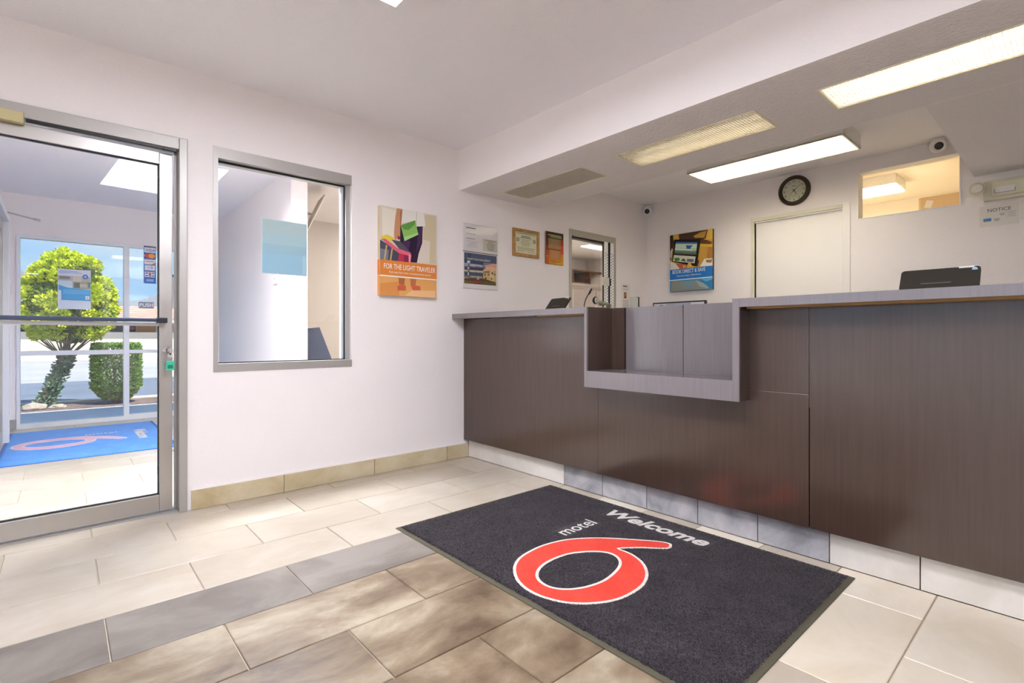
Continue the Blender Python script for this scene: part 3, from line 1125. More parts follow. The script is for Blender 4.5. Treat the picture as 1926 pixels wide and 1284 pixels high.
bx('banner_side', mat('floor_orange', '#e3a562', 0.6), cv, -0.0006, -d + 0.0005, 0.002, 0.0006, -0.001, h * 0.21)
wall_text('lettering', 'FOR THE LIGHT TRAVELER', cv, inkw, 0.235, h * 0.298, -d - 0.0062, width=0.415, height=0.036, offset=0.006)
wall_text('lettering', 'Kids stay free when accompanied by parent', cv, inkw, 0.235, h * 0.247, -d - 0.0062, width=0.335)

# acrylic holder: what you can expect
w, h, d = 0.352, 0.512, 0.008
cv = canvas_root('notice_holder', 'acrylic wall holder with white page above a motel picture', 'poster', 2.348, 1.32, w, h, d, mat('holder_back', '#d9d6d6', 0.3))
q = quad((105, 65), (672, 185), (648, 1215), (78, 1160))
qq = quad((105, 555), (655, 640), (645, 1140), (92, 1080))


def low(pts):
    return [(0.03 + 0.94 * u, 0.45 + 0.475 * v) for u, v in qq(pts)]


P = [('#ece7e7', R(0.008, 0.008, 0.992, 0.425)), ('#f0ecea', R(0.008, 0.44, 0.992, 0.992)), ('#7d7a80', R(0, 0.425, 1, 0.44))]
P += lines(0.08, 0.06, 0.36, 0.09, 1, '#6c686c') + lines(0.08, 0.15, 0.36, 0.17, 1, '#a9a5a8') + lines(0.08, 0.225, 0.34, 0.245, 1, '#8c888c') + lines(0.08, 0.26, 0.45, 0.37, 5, '#d5d0d2', 0.6)
P += [('#cfcbbb', R(0.56, 0.2, 0.985, 0.39))] + lines(0.62, 0.215, 0.95, 0.385, 8, '#77756e', 0.6, 0.35)
P += [('#55607a', low([(105, 555), (655, 640), (655, 800), (100, 700)])), ('#7f86a0', low([(100, 690), (655, 770), (650, 900), (96, 800)])), ('#aeb2c6', low([(105, 730), (300, 740), (430, 800), (110, 790)])), ('#e8a896', low([(440, 790), (600, 760), (655, 775), (652, 870), (480, 860)])), ('#f1c3a4', low([(430, 820), (560, 810), (652, 850), (650, 900), (420, 880)])),
      ('#8a6a5c', low([(290, 790), (400, 800), (470, 830), (420, 870), (290, 840)])), ('#d9c3a4', low([(100, 840), (420, 860), (420, 930), (98, 900)])), ('#8c7d78', low([(98, 880), (420, 900), (420, 1030), (94, 980)])),
      ('#d9b77e', low([(420, 890), (540, 860), (650, 880), (648, 1080), (415, 1050)])), ('#ecd09a', low([(540, 860), (600, 850), (600, 1060), (540, 1050)])), ('#8a6238', low([(430, 890), (530, 890), (530, 915), (425, 910)])),
      ('#5c4a34', low([(440, 930), (460, 930), (460, 960), (440, 960)])), ('#5c4a34', low([(500, 930), (525, 935), (525, 960), (500, 955)])), ('#5c4a34', low([(565, 900), (590, 905), (590, 950), (565, 945)])), ('#5c4a34', low([(610, 930), (630, 935), (630, 965), (610, 960)])), ('#5c4a34', low([(450, 990), (475, 995), (475, 1030), (450, 1025)])), ('#5c4a34', low([(555, 1000), (575, 1000), (575, 1040), (555, 1035)])),
      ('#6b3f2e', low([(100, 990), (420, 1010), (640, 1080), (645, 1140), (92, 1080)])), ('#74682e', low([(92, 1035), (260, 1050), (260, 1095), (92, 1080)])), ('#5a6a30', low([(420, 1060), (645, 1090), (645, 1125), (300, 1080)])), ('#b9b3ae', low([(310, 980), (350, 985), (350, 1030), (310, 1025)])), ('#a3402f', low([(260, 1045), (380, 1050), (370, 1085), (260, 1080)])),
      ('#3a3a44', low([(172, 565), (185, 567), (185, 940), (170, 940)])), ('#3a3a44', low([(198, 569), (212, 571), (205, 720), (195, 720)])),
      ('#3e4a66', low([(110, 680), (425, 730), (422, 782), (108, 735)])), ('#3e4a66', low([(108, 800), (420, 830), (418, 880), (106, 850)])), ('#4b5a68', low([(105, 890), (420, 915), (418, 972), (104, 945)])),
      ('#d9e0e4', low([(150, 705), (185, 695), (210, 725), (180, 750), (150, 738)])), ('#d9e0e4', low([(155, 830), (170, 800), (190, 835), (172, 850)])), ('#d9e0e4', low([(160, 895), (180, 900), (180, 948), (162, 945)]))]
art('picture', cv, w, h, -d - 0.0004, P, 0.00005)
for txt, u, v, wd in (('WHAT YOU CAN EXPECT', 0.44, 0.545, 0.235), ('GREAT ROOM', 0.375, 0.642, 0.11), ('GREAT SERVICE', 0.375, 0.733, 0.125), ('GREAT PRICE', 0.36, 0.815, 0.11)):
    wall_text('lettering', txt, cv, inkw, w * u, h * (1 - v) - 0.006, -d - 0.0046, width=wd, offset=0.01)
bx('acrylic_cover', glassmat('acrylic', '#fbfbfb', 1.3), cv, 0, -d - 0.0075, 0, w, -d - 0.006, h)

# framed certificate
w, h = 0.31, 0.236
cv = thing('framed_certificate', 'cream certificate in a golden wooden frame on the entrance wall', 'certificate', (2.867, YA, 1.63))
oak = mat('golden_oak', '#b98b46', 0.4, var=(40, '#9a6f33', 4))
f = 0.026
bx('frame_side', oak, cv, 0, -0.02, 0, f, 0, h, bev=0.003)
bx('frame_side', oak, cv, w - f, -0.02, 0, w, 0, h, bev=0.003)
bx('frame_side', oak, cv, f, -0.02, 0, w - f, 0, f, bev=0.003)
bx('frame_side', oak, cv, f, -0.02, h - f, w - f, 0, h, bev=0.003)
bx('paper', mat('cert_paper', '#dbd5b4', 0.6), cv, f, -0.008, f, w - f, 0, h - f)
P = [('#8f9a80', R(0.16, 0.14, 0.86, 0.175)), ('#7d8570', R(0.33, 0.235, 0.65, 0.27)), ('#7d8570', R(0.3, 0.285, 0.7, 0.32))]
P += lines(0.24, 0.36, 0.72, 0.62, 8, '#a8a888', 0.5) + lines(0.13, 0.66, 0.87, 0.78, 3, '#9aa083', 0.2) + lines(0.14, 0.8, 0.45, 0.84, 1, '#9aa083') + lines(0.54, 0.8, 0.86, 0.84, 1, '#9aa083')
P += [('#84806c', R(0.14, 0.33, 0.24, 0.46)), ('#cfc9a8', R(0.16, 0.36, 0.22, 0.38)), ('#cfc9a8', R(0.16, 0.405, 0.22, 0.42)), ('#84806c', R(0.77, 0.33, 0.87, 0.46)), ('#cfc9a8', R(0.79, 0.36, 0.85, 0.38)), ('#cfc9a8', R(0.79, 0.405, 0.85, 0.42))]
art('print', cv, w, h, -0.0085, P, 0.00005)

# sunset plaque
w, h, d = 0.228, 0.292, 0.014
cv = canvas_root('plaque', 'orange and brown sunset-coloured plaque beside the certificate', 'plaque', 3.264, 1.598, w, h, d, mat('plaque_side', '#9a5a26', 0.5))
P = [('#34190f', R(0, 0, 1, 0.25)), ('#52230f', R(0, 0.22, 1, 0.45)), ('#7a3812', R(0, 0.42, 1, 0.62)), ('#a8551a', R(0, 0.58, 1, 0.8)), ('#c98420', R(0, 0.75, 1, 1)), ('#d3a030', R(0.55, 0.86, 1, 1)), ('#a02a10', R(0.84, 0.2, 1, 0.45)), ('#c2441a', R(0.82, 0.38, 1, 0.7)), ('#d08a24', R(0.86, 0.66, 1, 0.9)), ('#b85a1c', R(0, 0.78, 0.16, 1)),
     ('#8a6b44', R(0.12, 0.2, 0.84, 0.52)), ('#a8784c', R(0.12, 0.4, 0.84, 0.52)), ('#b57a4a', R(0.18, 0.56, 0.84, 0.84)), ('#9aa060', R(0.1, 0.08, 0.86, 0.12)), ('#9aa060', R(0.24, 0.13, 0.9, 0.165))]
P += lines(0.2, 0.24, 0.76, 0.5, 6, '#a58a60', 0.4, 0.3) + lines(0.24, 0.58, 0.8, 0.82, 6, '#cda070', 0.3, 0.3) + lines(0.2, 0.88, 0.9, 0.95, 2, '#8f5f1c', 0.3)
art('print', cv, w, h, -d - 0.0004, P, 0.00005)

# sliding pass-through window
wn = sroot('window_3')
x0, z0, x1, z1 = SL
slf = mat('slider_frame', '#b5b2a4', 0.45, metal=0.3)
bx('frame_side', slf, wn, x0, YA - 0.01, z0, x0 + 0.03, YA2, z1, bev=0.002)
bx('frame_side', slf, wn, x1 - 0.045, YA - 0.01, z0, x1, YA2, z1, bev=0.002)
bx('frame_head', slf, wn, x0 + 0.03, YA - 0.01, z1 - 0.06, x1 - 0.045, YA2, z1, bev=0.002)
bx('frame_sill', slf, wn, x0 + 0.03, YA - 0.01, z0, x1 - 0.045, YA2, z0 + 0.05, bev=0.002)
bx('head_track', black, wn, x0 + 0.03, YA + 0.02, z1 - 0.072, x1 - 0.045, YA + 0.08, z1 - 0.06)
bx('pane', glass, wn, x0 + 0.03, YA + 0.045, z0 + 0.05, 4.1, YA + 0.05, z1 - 0.072)
bx('meeting_stile', gasket, wn, 4.158, YA - 0.012, z0 + 0.05, 4.195, YA + 0.06, z1 - 0.072)
perf = mat('perforated_white', '#fdfcf8', 0.5)
for k, (a, b) in enumerate(((4.098, 4.156), (4.197, 4.25))):
    st = bx('perforated_strip', perf, wn, a, YA - 0.016, z0 + 0.05, b, YA - 0.011, z1 - 0.062)
    mb = MB()
    zz = 1.78
    i = 0
    while zz > 1.1:
        for s in (0.3, 0.72):
            c = (a + (b - a) * s, YA - 0.0163, zz - (0.014 if s > 0.5 else 0))
            mb.poly([(c[0] + 0.0068 * math.cos(2 * PI * n / 10), c[1], c[2] + 0.0068 * math.sin(2 * PI * n / 10)) for n in range(10)])
        zz -= 0.0285
    stuff(mb.build('perforations', inkd, st))
bx('latch', mat('latch_cream', '#d8d2c6', 0.5), wn, 4.05, YA - 0.03, 1.452, 4.16, YA - 0.017, 1.535, bev=0.004)
bx('latch_strike', black, wn, 4.162, YA - 0.026, 1.455, 4.192, YA - 0.013, 1.525)

# paper notice by the slider
t = thing('paper_notice', 'small white printed notice with a photo beside the sliding window', 'notice', (4.394, YA, 1.2))
bx('sheet', mat('paper', '#e6e1dc', 0.7), t, 0, -0.001, 0, 0.15, 0, 0.294)
art('print', t, 0.15, 0.294, -0.0013, [('#77716c', R(0.22, 0.06, 0.72, 0.11))] + lines(0.12, 0.16, 0.9, 0.26, 3, '#bdb7b2') + [('#8c5a3c', R(0.32, 0.3, 0.62, 0.52)), ('#c98a62', R(0.4, 0.34, 0.54, 0.47)), ('#a02f24', R(0.48, 0.42, 0.6, 0.5))] + lines(0.12, 0.58, 0.9, 0.95, 8, '#b4aea9', 0.3), 0.0001)

# ------------------------------------------------------------------ things on the wall behind the counter
# canvas: book direct & save
w, h, d = 0.472, 0.60, 0.03
cv = canvas_root('canvas_print', 'canvas print of hands holding a tablet above a blue banner', 'poster', 2.928, 1.41, w, h, d, mat('canvas_dark', '#4a3c2c', 0.7), east=True)
q = quad((82, 185), (862, 62), (885, 1180), (105, 1230))
P = [('#c59a3c', R(0, 0, 1, 0.66)), ('#3a2618', q([(82, 185), (150, 175), (160, 300), (120, 560), (86, 660)])), ('#caa24a', q([(140, 180), (240, 165), (265, 260), (150, 280)])), ('#4a3222', q([(250, 160), (640, 100), (780, 80), (740, 240), (640, 300), (260, 260)])), ('#b98f3e', q([(520, 200), (640, 130), (760, 100), (720, 230), (560, 230)])), ('#6b4424', q([(640, 260), (760, 270), (850, 310), (840, 350), (650, 350)])),
     ('#d9b04c', q([(780, 75), (862, 62), (866, 260), (740, 270)])), ('#d6ad45', q([(650, 340), (865, 350), (870, 400), (640, 390)])), ('#c89a44', q([(640, 400), (760, 400), (740, 620), (620, 680)])), ('#a9743c', q([(790, 400), (870, 400), (878, 620), (760, 600)])),
     ('#e6e0d8', q([(86, 660), (180, 700), (270, 800), (90, 825)])), ('#e9e4dd', q([(720, 620), (878, 610), (882, 745), (640, 760)])), ('#9a7c4c', q([(740, 640), (860, 630), (840, 690), (760, 690)])),
     ('#b0623e', q([(200, 700), (420, 720), (410, 790), (270, 800)])),
     ('#dcc8b4', q([(90, 490), (120, 420), (135, 440), (110, 600), (90, 590)])),
     ('#1c1316', q([(165, 260), (655, 255), (585, 760), (120, 670)])), ('#4a4248', q([(600, 640), (630, 650), (600, 760), (580, 755)])),
     ('#b8d0a0', q([(200, 310), (595, 315), (570, 540), (170, 515)])), ('#3f6fae', q([(203, 305), (597, 312), (594, 342), (198, 335)])), ('#c8e0d0', q([(190, 345), (590, 350), (582, 420), (182, 420)])), ('#2e5f9e', q([(385, 365), (520, 370), (480, 400), (470, 435), (400, 430)])), ('#e9efe0', q([(180, 425), (505, 445), (505, 465), (178, 450)])), ('#5a8f8a', q([(176, 455), (578, 470), (572, 510), (172, 490)])), ('#6a6448', q([(172, 490), (572, 505), (568, 545), (168, 520)])),
     ('#d8dcc4', q([(160, 545), (565, 575), (545, 700), (140, 660)])), ('#4f8a3c', q([(165, 600), (265, 595), (270, 650), (180, 665)])), ('#3f4a3c', q([(290, 650), (345, 605), (395, 670)])), ('#6c6a9c', q([(410, 615), (535, 625), (525, 680), (405, 670)])),
     ('#d9a848', q([(400, 790), (430, 690), (470, 665), (490, 730), (520, 775)])), ('#d9a060', q([(330, 740), (390, 735), (380, 780), (330, 780)])),
     ('#4f8fae', R(0, 0.8, 1, 1)), ('#8f948c', q([(110, 1040), (600, 1020), (800, 1120), (790, 1170), (105, 1230)])), ('#7f9aa8', q([(300, 1050), (520, 1010), (520, 1140), (380, 1170)])), ('#a9b4b4', q([(560, 1010), (800, 1110), (790, 1170), (640, 1130)])), ('#2f7fb8', q([(640, 1000), (882, 960), (885, 1170), (800, 1150), (700, 1060)])), ('#5fb0d8', q([(650, 990), (870, 965), (860, 1000), (750, 1040)])),
     ('#1e74c4', R(0, 0.612, 1, 0.79)), ('#eef3f6', R(0, 0.79, 1, 0.806))]
art('picture', cv, w, h, -d - 0.0004, P, 0.00008)
wall_text('lettering', 'BOOK DIRECT & SAVE', cv, inkw, 0.215, h * 0.312, -d - 0.0052, width=0.365, height=0.037, offset=0.006)
wall_text('lettering', 'Adventures begin at Motel6.com', cv, inkw, 0.215, h * 0.25, -d - 0.0052, width=0.27, offset=0.003)

# clock
ck = thing('wall_clock', 'round wall clock with dark bronze rim on the wall behind the counter', 'clock', (XB, 1.713, 2.233), RB)
MB().lathe([(0.131, 0), (0.133, -0.012), (0.126, -0.03), (0.112, -0.036), (0.1, -0.03), (0.098, -0.02), (0.098, 0)], (0, 0, 0), 'y', 48).build('rim', mat('dark_bronze', '#3a2f1a', 0.35, metal=0.3), ck)
MB().lathe([(0.099, -0.004), (0.099, -0.012)], (0, 0, 0), 'y', 48).build('face', mat('clock_face', '#d8d2ba', 0.5), ck)
for n in range(1, 13):
    a = 2 * PI * n / 12
    mb = MB()
    put_text(mb, text_geo(str(n), height=0.019, align='CENTER', offset=0.01), lambda u, v, a=a: (0.08 * math.sin(a) + u, -0.0127, 0.08 * math.cos(a) + v - 0.0095))
    mb.build('numeral', inkd, ck, fix=False)
art('maker_print', ck, 0.03, 0.008, -0.0127, [('#8b8676', R(-0.5, -4.4, 0.5, -3.5))])
art('maker_print', ck, 0.03, 0.008, -0.0127, [('#a39e8c', R(-0.6, 6.4, 0.6, 6.9))])


def hand(name, ang, l, wd, y):
    s, c = math.sin(ang), math.cos(ang)
    pts = [(-c * wd - s * 0.016, y, s * wd - c * 0.016), (c * wd - s * 0.016, y, -s * wd - c * 0.016), (c * wd * 0.5 + s * l, y, -s * wd * 0.5 + c * l), (-c * wd * 0.5 + s * l, y, s * wd * 0.5 + c * l)]
    MB().prism(pts, (0, -0.0012, 0)).build(name, inkd, ck)


hand('hour_hand', math.radians(150), 0.044, 0.0034, -0.0145)
hand('minute_hand', math.radians(51), 0.078, 0.0026, -0.016)
hand('second_hand', math.radians(221), 0.066, 0.0009, -0.0175)
MB().lathe([(0.0045, -0.012), (0.0045, -0.02)], (0, 0, 0), 'y', 16).build('hand_pin', inkd, ck)
bx_g = MB().lathe([(0.099, -0.022), (0.099, -0.0235)], (0, 0, 0), 'y', 48).build('cover_glass', _m.get('acr') or glass, ck)

# staff door
dr = sroot('door_3', (XB, 2.06, 0), RB)
dw = 2.06 - 1.342
bx('leaf', trimw, dr, 0.004, 0.02, 0.01, dw - 0.004, 0.055, 2.006)
jm = mat('jamb_cream', '#d9d5c2', 0.5)
bx('jamb', jm, dr, -0.03, -0.012, 0, 0.0, 0.1, 2.012, bev=0.003)
bx('jamb_inner', trimw, dr, -0.045, -0.006, 0, -0.03, 0.0, 2.055)
bx('head', jm, dr, -0.03, -0.012, 2.012, dw, 0.1, 2.042, bev=0.003)
bx('head_stop', trimw, dr, 0.0, 0.0, 2.0, dw, 0.02, 2.012)
bx('casing', trimw, dr, dw, -0.01, 0, dw + 0.055, 0.0, 2.055, bev=0.002)
MB().lathe([(0.026, 0.02), (0.026, 0.012), (0.011, 0.008), (0.011, -0.015), (0.026, -0.03), (0.026, -0.045), (0.012, -0.055)], (dw - 0.07, 0, 0.95), 'y', 20).build('knob', chrome, dr)

# transom
wn = sroot('window_5', (XB, 1.244, 1.893), RB)
tw, th = 1.244 - 0.598, 2.279 - 1.893
bx('frame_side', trimw, wn, 0, -0.006, 0, 0.014, 0.12, th)
bx('frame_side', trimw, wn, tw - 0.008, -0.006, 0, tw, 0.12, th)
bx('frame_rail', trimw, wn, 0.014, -0.004, 0, tw - 0.008, 0.12, 0.008)
bx('frame_rail', trimw, wn, 0.014, -0.004, th - 0.008, tw - 0.008, 0.12, th)
bx('pane', glass, wn, 0.014, 0.05, 0.008, tw - 0.008, 0.054, th - 0.008)

# store room: shelf and carton
t = thing('store_shelf', 'high shelf carrying a cardboard carton beyond the transom window', 'shelf', (6.0, 0.15, 1.95))
bx('board', trimw, t, 0, 0, 0.05, 0.5, 1.0, 0.07)
for y in (0.02, 0.95):
    bx('upright', trimw, t, 0.46, y, -1.95, 0.5, y + 0.03, 0.05)
    bx('upright', trimw, t, 0.0, y, -1.95, 0.04, y + 0.03, 0.05)
t = thing('cardboard_carton', 'brown cardboard carton with a white label seen through the transom', 'box', (6.02, 0.60, 2.02))
card = mat('cardboard', '#d9bd92', 0.8)
mb = MB()
mb.box(0, 0, 0, 0.34, 0.44, 0.006).box(0, 0, 0.006, 0.005, 0.44, 0.21).box(0.335, 0, 0.006, 0.34, 0.44, 0.21).box(0.005, 0, 0.006, 0.335, 0.005, 0.21).box(0.005, 0.435, 0.006, 0.335, 0.44, 0.21)
mb.build('body', card, t)
MB().prism([(0.0, 0.0, 0.211), (0.17, 0.0, 0.226), (0.17, 0.44, 0.226), (0.0, 0.44, 0.211)], (0, 0, 0.004)).build('flap', card, t)
MB().prism([(0.34, 0.0, 0.211), (0.175, 0.0, 0.23), (0.175, 0.44, 0.23), (0.34, 0.44, 0.211)], (0, 0, 0.004)).build('flap', card, t)
MB().prism([(-0.0012, 0.33, 0.17), (-0.0012, 0.38, 0.185), (-0.0012, 0.40, 0.12), (-0.0012, 0.35, 0.11)], (0.001, 0, 0)).build('label', mat('paper', '#e6e1dc'), t)
bx('tape', mat('tape', '#e3cfa0', 0.3), t, -0.001, 0.425, 0.0, 0.0, 0.44, 0.21)

# emergency light
em = thing('emergency_light', 'cream emergency light with round lamp heads high on the wall', 'emergency light', (XB, 0.50, 1.885), RB)
bx('body', cream, em, 0.025, -0.055, 0.0, 0.335, 0, 0.135, bev=0.006)
bx('body_ridge', cream, em, 0.07, -0.07, 0.022, 0.29, -0.055, 0.118, bev=0.004)
for x in (0.0, 0.36):
    hd = MB().lathe([(0.012, 0.0), (0.026, -0.012), (0.042, -0.05), (0.046, -0.066), (0.043, -0.069)], (x, -0.045, 0.083), 'y', 28).build('lamp_head', cream, em)
    MB().lathe([(0.041, -0.068), (0.026, -0.078), (0.0005, -0.072)], (x, -0.045, 0.083), 'y', 9).build('lens', mat('clear_lens', '#e9e7da', 0.12, spec=0.8, bump=(60, 0.2)), hd)
bx('status_label', white, em, 0.085, -0.0715, 0.042, 0.185, -0.07, 0.082)
MB().box(0.083, -0.0722, 0.04, 0.187, -0.0706, 0.043).box(0.083, -0.0722, 0.043, 0.0865, -0.0706, 0.066).box(0.1835, -0.0722, 0.043, 0.187, -0.0706, 0.066).build('label_outline', mat('label_ink', '#8d8d86', 0.6), em)

# notice sheet
t = thing('notice_sign', 'white NOTICE sheet below the emergency light', 'notice', (XB, 0.498, 1.712), RB)
bx('sheet', mat('paper', '#e6e1dc'), t, 0, -0.0012, 0, 0.2, 0, 0.145)
wall_text('lettering', 'NOTICE', t, mat('notice_ink', '#6f6b70', 0.6), 0.1, 0.1, -0.0016, width=0.118, height=0.024, offset=0.006)
art('blue_mark', t, 0.2, 0.145, -0.0015, [('#4f86b8', R(0.1, 0.6, 0.3, 0.74))])
stuff(art('small_print', t, 0.2, 0.145, -0.0015, lines(0.36, 0.66, 0.52, 0.8, 2, '#84838c') + lines(0.5, 0.42, 0.66, 0.55, 2, '#a09fa8') + lines(0.68, 0.38, 0.94, 0.66, 4, '#c6c3c6'), 0.0001))
t = thing('paper_notice', 'white sheet with grey print next to the NOTICE sheet', 'notice', (XB, 0.292, 1.735), RB)
bx('sheet', mat('paper', '#e6e1dc'), t, 0, -0.0012, 0, 0.16, 0, 0.13)
art('print', t, 0.16, 0.13, -0.0015, lines(0.08, 0.5, 0.9, 0.9, 4, '#77767c'), 0.0001)


# security cameras
def dome(label, loc, base_dir, look):
    t = thing('security_camera', label, 'camera', loc, 0, 'security cameras behind the counter')
    bx_ = MB()
    b = Vector(base_dir).normalized()
    bx_.tube([(0, 0, 0), tuple(b * 0.022)], 0.042, 24)
    bx_.build('mount', white, t)
    l = Vector(look).normalized()
    c = b * 0.045
    bd = MB().tube([tuple(c - l * 0.035), tuple(c - l * 0.025), tuple(c), tuple(c + l * 0.028), tuple(c + l * 0.034)], [0.026, 0.044, 0.052, 0.048, 0.042], 24).build('housing', white, t)
    ln = MB().tube([tuple(c + l * 0.033), tuple(c + l * 0.037)], 0.027, 24).build('lens', mat('lens_black', '#121212', 0.12), t)
    MB().tube([tuple(c + l * 0.037), tuple(c + l * 0.0385)], 0.012, 16).build('sensor', mat('lens_disc_grey', '#3c3a42', 0.15), ln)  # small dark grey disc at the middle of the lens


dome('white security camera with black lens in the corner by the entrance wall', (XB - 0.045, YA - 0.042, 2.36), (0, 0, -1), (-0.92, -0.3, -0.3))
dome('white security camera on the ceiling above the transom window', (XB - 0.055, 0.72, ZC), (0, 0, -1), (-0.85, -0.3, -0.35))

# ------------------------------------------------------------------ things on the counter
def tablet(label, loc, rz, w, h, tilt):
    t = thing('tablet', label, 'tablet', loc, rz, 'tablets on the counter')
    tm = mat('tablet_black', '#2b2720', 0.5, spec=0.3)
    s, c = math.sin(tilt), math.cos(tilt)

    def pt(x, u, n):
        return (x, u * s - n * c, u * c + n * s)
    mb = MB()
    r = 0.012
    out = []
    for cx, cz, a0 in ((w - r, h - r, 0), (r, h - r, 90), (r, r, 180), (w - r, r, 270)):
        for k in range(5):
            a = math.radians(a0 + k * 22.5)
            out.append((cx + r * math.cos(a), cz + r * math.sin(a)))
    mb.prism([pt(x, z, 0) for x, z in out], Vector(pt(0, 0, 0.009)))
    mb.build('body', tm, t)
    mb = MB()
    mb.prism([pt(x, z, 0.009) for x, z in ((w * 0.28, h * 0.3), (w * 0.66, h * 0.3), (w * 0.66, h * 0.36), (w * 0.28, h * 0.36))], Vector(pt(0, 0, 0.0005)))
    mb.build('emblem', mat('tablet_mark', '#4e4a42', 0.4), t)
    mb = MB()
    mb.prism([pt(x, z, 0.009) for x, z in ((w * 0.74, h * 0.93), (w * 0.92, h * 0.93), (w * 0.92, h * 0.99), (w * 0.74, h * 0.99))], Vector(pt(0, 0, 0.004)))
    mb.build('card_reader', white, t)
    mb = MB()
    mb.lathe([(0.008, -0.001), (0.008, 0.001)], pt(w * 0.93, h * 0.86, 0.0095), 'y', 14)
    mb.build('camera_lens', chrome, t)
    mb = MB()
    mb.prism([pt(w * 0.4, h * 0.55, -0.001), pt(w * 0.6, h * 0.55, -0.001), (w * 0.6, h * 0.62, 0.0), (w * 0.4, h * 0.62, 0.0)], (0, 0.004, 0))
    mb.build('stand', black, t)


tablet('black tablet leaning on the worktop at the far right of the counter', (2.47, 0.488, ZL + 0.002), RB, 0.235, 0.1, math.radians(32))
tablet('black tablet tilted on the worktop below the certificate', (2.50, 2.475, ZL + 0.002), RB - 0.15, 0.21, 0.105, math.radians(38))

# back desk below the sliding window with phone, microphone, bell speaker and card holder
t = thing('back_desk', 'white desk below the sliding window behind the counter', 'desk', (3.2, 2.72, 0))
bx('worktop', mat('desk_top', '#c9c3bb', 0.5), t, 0, 0, 1.12, 1.0, 0.5, 1.15, bev=0.003)
bx('body', trimw, t, 0.03, 0.04, 0.0, 0.97, 0.5, 1.12)
for k in range(2):
    d0 = bx('door', trimw, t, 0.04 + 0.46 * k, 0.022, 0.08, 0.49 + 0.46 * k, 0.04, 1.1, bev=0.003)
    bx('handle', chrome, d0, 0.43 + 0.46 * k, 0.008, 0.85, 0.445 + 0.46 * k, 0.022, 1.0)
DZT = 1.15
t = thing('desk_phone', 'grey desk telephone on the desk below the sliding window', 'telephone', (3.87, 2.96, DZT), math.radians(-20))
gp = mat('phone_grey', '#8d8a78', 0.5)
MB().prism([(0, 0, 0), (0, 0.2, 0), (0, 0.2, 0.075), (0, 0, 0.03)], (0.19, 0, 0)).build('base', gp, t)
mb = MB().tube([(-0.005, 0.03, 0.075), (0.0, 0.06, 0.095), (0.0, 0.15, 0.112), (-0.005, 0.18, 0.112)], [0.024, 0.017, 0.017, 0.026], 12)
mb.build('handset', mat('handset_grey', '#7d7b64', 0.5), t)
mb = MB()
for i in range(3):
    for j in range(4):
        mb.box(0.07 + i * 0.03, 0.03 + j * 0.03, 0.03 + 0.00675 * j + 0.004, 0.092 + i * 0.03, 0.05 + j * 0.03, 0.046 + 0.00675 * j)
mb.build('keypad', white, t)
t = thing('card_holder', 'clear upright card holder with a dark edge beside the telephone', 'holder', (3.95, 2.80, DZT), math.radians(-10))
bx('plate', mat('holder_clear', '#b9bcb8', 0.15), t, 0, 0, 0, 0.1, 0.004, 0.155)
bx('edge', black, t, 0.1, -0.004, 0, 0.112, 0.03, 0.16)
bx('foot', mat('holder_clear', '#b9bcb8', 0.15), t, 0, -0.04, 0, 0.1, 0.04, 0.004)
t = thing('gooseneck_microphone', 'black gooseneck microphone in front of the sliding window', 'microphone', (3.59, 3.05, DZT))
MB().lathe([(0.04, 0), (0.04, 0.014), (0.02, 0.022)], (0, 0, 0), 'z', 24).build('base', black, t)
MB().tube([(0, 0, 0.02), (0.0, 0, 0.08), (0.02, 0, 0.13), (0.05, 0, 0.17), (0.07, 0, 0.185)], 0.005, 8).build('neck', black, t)
MB().tube([(0.065, 0, 0.18), (0.085, 0, 0.205), (0.105, 0, 0.232)], [0.008, 0.01, 0.009], 10).build('capsule', black, t)
t = thing('talk_speaker', 'small round white talk-through speaker on a stem by the microphone', 'speaker', (3.72, 3.02, DZT))
MB().lathe([(0.03, 0), (0.03, 0.008), (0.006, 0.014), (0.006, 0.09)], (0, 0, 0), 'z', 20).build('stem', white, t)
MB().lathe([(0.028, 0.02), (0.036, 0.006), (0.036, -0.004), (0.03, -0.01)], (0, 0, 0.125), 'y', 28).build('ring', black, t)
g_ = MB().lathe([(0.03, -0.01), (0.02, -0.014), (0.0005, -0.016)], (0, 0, 0.125), 'y', 28).build('grille', white, t)
mb = MB()
for k in range(-3, 4):
    mb.box(-0.024 + abs(k) * 0.003, -0.0175, 0.125 + k * 0.007 - 0.001, 0.024 - abs(k) * 0.003, -0.013, 0.125 + k * 0.007 + 0.001)
mb.build('slots', inkd, g_)

# monitor with camera pictures
t = thing('monitor', 'black framed monitor showing camera pictures behind the lowered shelf', 'monitor', (4.3, 2.77, 0.93), RB)
bx('bezel', black, t, 0, -0.03, 0.0, 0.538, 0.0, 0.333, bev=0.003)
P = [('#c9ced8', R(0, 0, 1, 1))]
rr = random.Random(5)
for i in range(4):
    for j in range(3):
        P.append((['#dfe3ea', '#b3bccb', '#a9b6cc', '#e9ecef'][(i + j) % 4], R(i / 4 + 0.005, j / 3 + 0.006, i / 4 + 0.245, j / 3 + 0.327)))
        for k in range(3):
            u, v = i / 4 + rr.uniform(0.02, 0.14), j / 3 + rr.uniform(0.02, 0.2)
            P.append((['#6d7a94', '#f4f5f7', '#4e5a78'][k], [(u, v), (u + rr.uniform(0.04, 0.1), v + rr.uniform(-0.01, 0.03)), (u + 0.08, v + rr.uniform(0.05, 0.1)), (u + 0.01, v + 0.08)]))
sc_ = art('screen', t, 0.514, 0.309, -0.0304, P, 0.00004)
sc_.location = (0.012, 0, 0.012)
bx('stand', black, t, 0.22, -0.02, -0.09, 0.32, 0.0, 0.0)
bx('foot', black, t, 0.15, -0.08, -0.1, 0.39, 0.06, -0.09)
t = thing('side_table', 'low cabinet under the camera monitor behind the counter', 'cabinet', (4.18, 2.2, 0))
